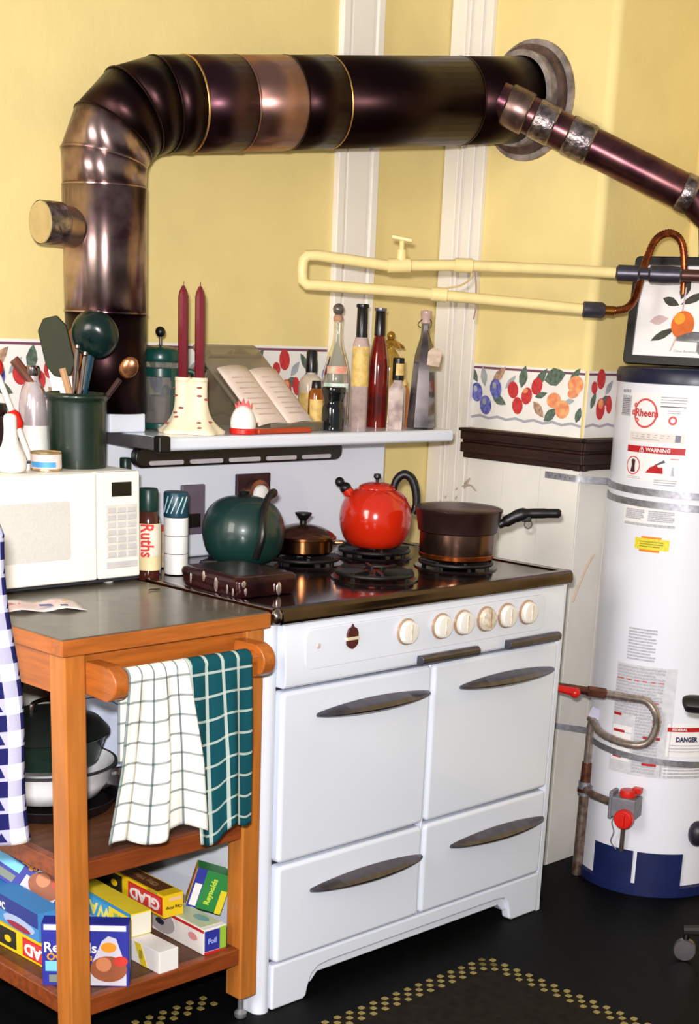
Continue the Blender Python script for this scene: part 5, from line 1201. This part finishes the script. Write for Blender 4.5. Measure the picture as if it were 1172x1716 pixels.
# white bag box at the front
SV = (.05, .28, .048); t, b = longbox('white_bag_box', 'plain white box with one yellow band at the front of the bottom shelf', (-.268, .150, ZB), .0, SV, WHT)
panel(t, '-x', SV, .70, .86, .02, .98, (226, 200, 50), shape=[(0, 1), (.5, 1), (1, 0), (.5, 0)]); panel(t, '-x', SV, .76, .80, .3, .7, (170, 150, 50), h=.001)
# green box standing tilted at the right
SGn = (.050, .105, .095); t = thing('freezer_bag_box', 'green and yellow freezer bag box tilted on the foil box at the right', 'box', (-.066, .150, ZB+.0380), (0, .0, 0), 'wrap and bag boxes on the bottom shelf'); t.rotation_euler = (Matrix.Rotation(IMR+.12, 3, 'Z') @ Matrix.Rotation(.30, 3, 'Y')).to_euler(); t.location.z += .012
L, D, Hh = SGn = (.078, .050, .092)
MB().box(-L/2, L/2, -D/2, D/2, 0, Hh).build('carton', cmat(GRN), t, bev=.0012, seg=1)
panel(t, '-y', SGn, 0, .28, 0, 1, BLU); panel(t, '-y', SGn, .06, .26, .05, .62, WHT, h=.0012); panel(t, '-y', SGn, .82, 1, 0, .6, (226, 206, 40)); ptext(t, '-y', SGn, 'Reynolds', .55, .5, .017, (190, 216, 60), rot=PI/2-.05); panel(t, '-x', SGn, 0, 1, 0, 1, (236, 206, 60)); panel(t, '-x', SGn, .2, .75, .2, .85, (226, 110, 40), h=.0012)
t, b = longbox('dark_carton', 'black and pink carton at the back under the middle shelf', (-.11, .45, ZB), -.3, (.07, .24, .15), (30, 24, 30)); panel(t, '-x', (.07, .24, .15), .5, .9, .62, .8, (196, 50, 130)); panel(t, '-y', (.07, .24, .15), .1, .9, .6, .95, (220, 216, 222)); panel(t, '-x', (.07, .24, .15), .0, 1, .5, .56, (220, 216, 222))

# ------------------------------------------------------------------ checked towel on a stand at the left edge
def gingham(t, u, v):
    nu, nv = 4.7, 9.5
    fu = t.m('FRACT', t.m('MULTIPLY', u, nu)); fv = t.m('FRACT', t.m('MULTIPLY', v, nv))
    a = t.m('GREATER_THAN', fu, .5); b_ = t.m('GREATER_THAN', fv, .5)
    s_ = t.m('ADD', a, b_)
    mid = t.mix(t.m('GREATER_THAN', s_, .5), lin((236, 230, 224)), lin((176, 174, 200)))
    full = t.mix(t.m('GREATER_THAN', s_, 1.5), mid, lin((32, 32, 88)))
    # small tree print in the half-tone checks of every second row
    lu = t.m('ABSOLUTE', t.m('SUBTRACT', t.m('FRACT', t.m('MULTIPLY', u, nu*2)), .5)); lv = t.m('FRACT', t.m('MULTIPLY', v, nv*2))
    tri = t.m('MULTIPLY', t.m('LESS_THAN', lu, t.m('MULTIPLY', t.m('SUBTRACT', lv, .16), .5)), t.m('LESS_THAN', lv, .80))
    half = t.m('MULTIPLY', t.m('MULTIPLY', t.m('COMPARE', s_, 1.0, .1), a), tri)
    return t.mix(half, full, lin((36, 36, 94)))
uvmat('blue_gingham', gingham)
rk = thing('towel_rack', 'dark metal towel rack standing at the left of the cart', 'rack', (-1.0, -.16, 0))
rack_m = mat('rack_metal', (60, 56, 56), .4, .7)
MB().cyl((0, 0, .0), (0, 0, 1.13), .011).build('post', rack_m, rk); MB().lathe([(.13, 0), (.13, .01), (.02, .02), (.012, .04)], n=32).build('base', rack_m, rk); MB().cyl((0, 0, 1.12), (.235, .03, 1.12), .006).build('rail', rack_m, rk)
def tw(u, v):
    x = -.995+.255*u+.235*0; k = v
    z = 1.129-.535*v
    xx = -.925+(.220+.025*k)*u+.006*math.sin(9*k+3*u); yy = -.143+.03*u-.008-.012*k*math.sin(2*PI*2.2*u+1.2)-.01*k
    if v < .03: yy += (.03-v)/.03*.014
    return (xx+.85, yy+.14, z-1.129)
g = MB(); g.grid(tw, 40, 60); ck_t = g.build('checked_towel', MATS['blue_gingham'], None, solid=.003, smooth=80); ck_t.location = (-.85, -.14, 1.129)
tag(ck_t, 'blue and white checked towel hanging at the left edge before the cart', 'towel')

# ------------------------------------------------------------------ rolling chair at the right edge
ch = thing('office_chair', 'black rolling chair mostly out of view before the water heater', 'chair', (1.165, -.685, 0), (0, 0, 0))
chd = mat('chair_black', (26, 20, 20), .45, var=.05); cst = mat('caster_grey', (122, 116, 120), .3, .7)
for k in range(5):
    a = 2.20+k*2*PI/5; c, s_ = math.cos(a), math.sin(a); M = Matrix.Rotation(a, 4, 'Z')
    l = MB(); l.tube([(.03, 0, .105), (.17, 0, .09), (.318, 0, .078)], [.02, .017, .012], 10, M=M); l = l.build('leg', chd, ch)
    w = MB(); w.lathe([(.010, -.012), (.026, -.011), (.028, -.006), (.028, .006), (.026, .011), (.010, .012)], (0, 0, 0), 24, ax='x', M=Matrix.Translation((.31*c, .31*s_, .0285)) @ Matrix.Rotation(.5, 4, 'Z')); w.build('caster', cst, l)
    MB().cyl((.31*c, .31*s_, .05), (.31*c, .31*s_, .085), .008).build('caster_stem', chrome, l)
MB().lathe([(.045, .07), (.045, .12), (.028, .13), (.028, .40), (.06, .41)], n=24).build('column', chd, ch)
MB().prism(rrect(-.16, .16, -.16, .16, .06, 5), .41, .46, 'z').build('seat', chd, ch, bev=.02, seg=3)
bk = MB(); bk.prism(rrect(-.15, .15, .58, .95, .07, 5), -.19, -.15); bk.build('backrest', chd, ch, bev=.015, seg=3); MB().box(-.03, .03, -.2, -.185, .40, .75).build('back_post', chd, ch, bev=.004)
ar = MB(); ar.tube(smoothpath([(-.165, .318, .632), (-.158, .305, .634), (-.13, .25, .636), (-.08, .16, .636), (-.03, .06, .634)], 4), [.006, .014, .022, .027, .030, .031, .031, .031, .031, .031, .031, .031, .031, .031, .031, .029, .024], 12, M=Matrix.Translation((-.018, .018, .19)) @ Matrix.Diagonal((1, 1, .7, 1))); ar.build('armrest', chd, ch); MB().tube([(-.05, .10, .63), (-.04, .08, .5), (-.02, .04, .44)], .012, 8).build('arm_post', chd, ch)
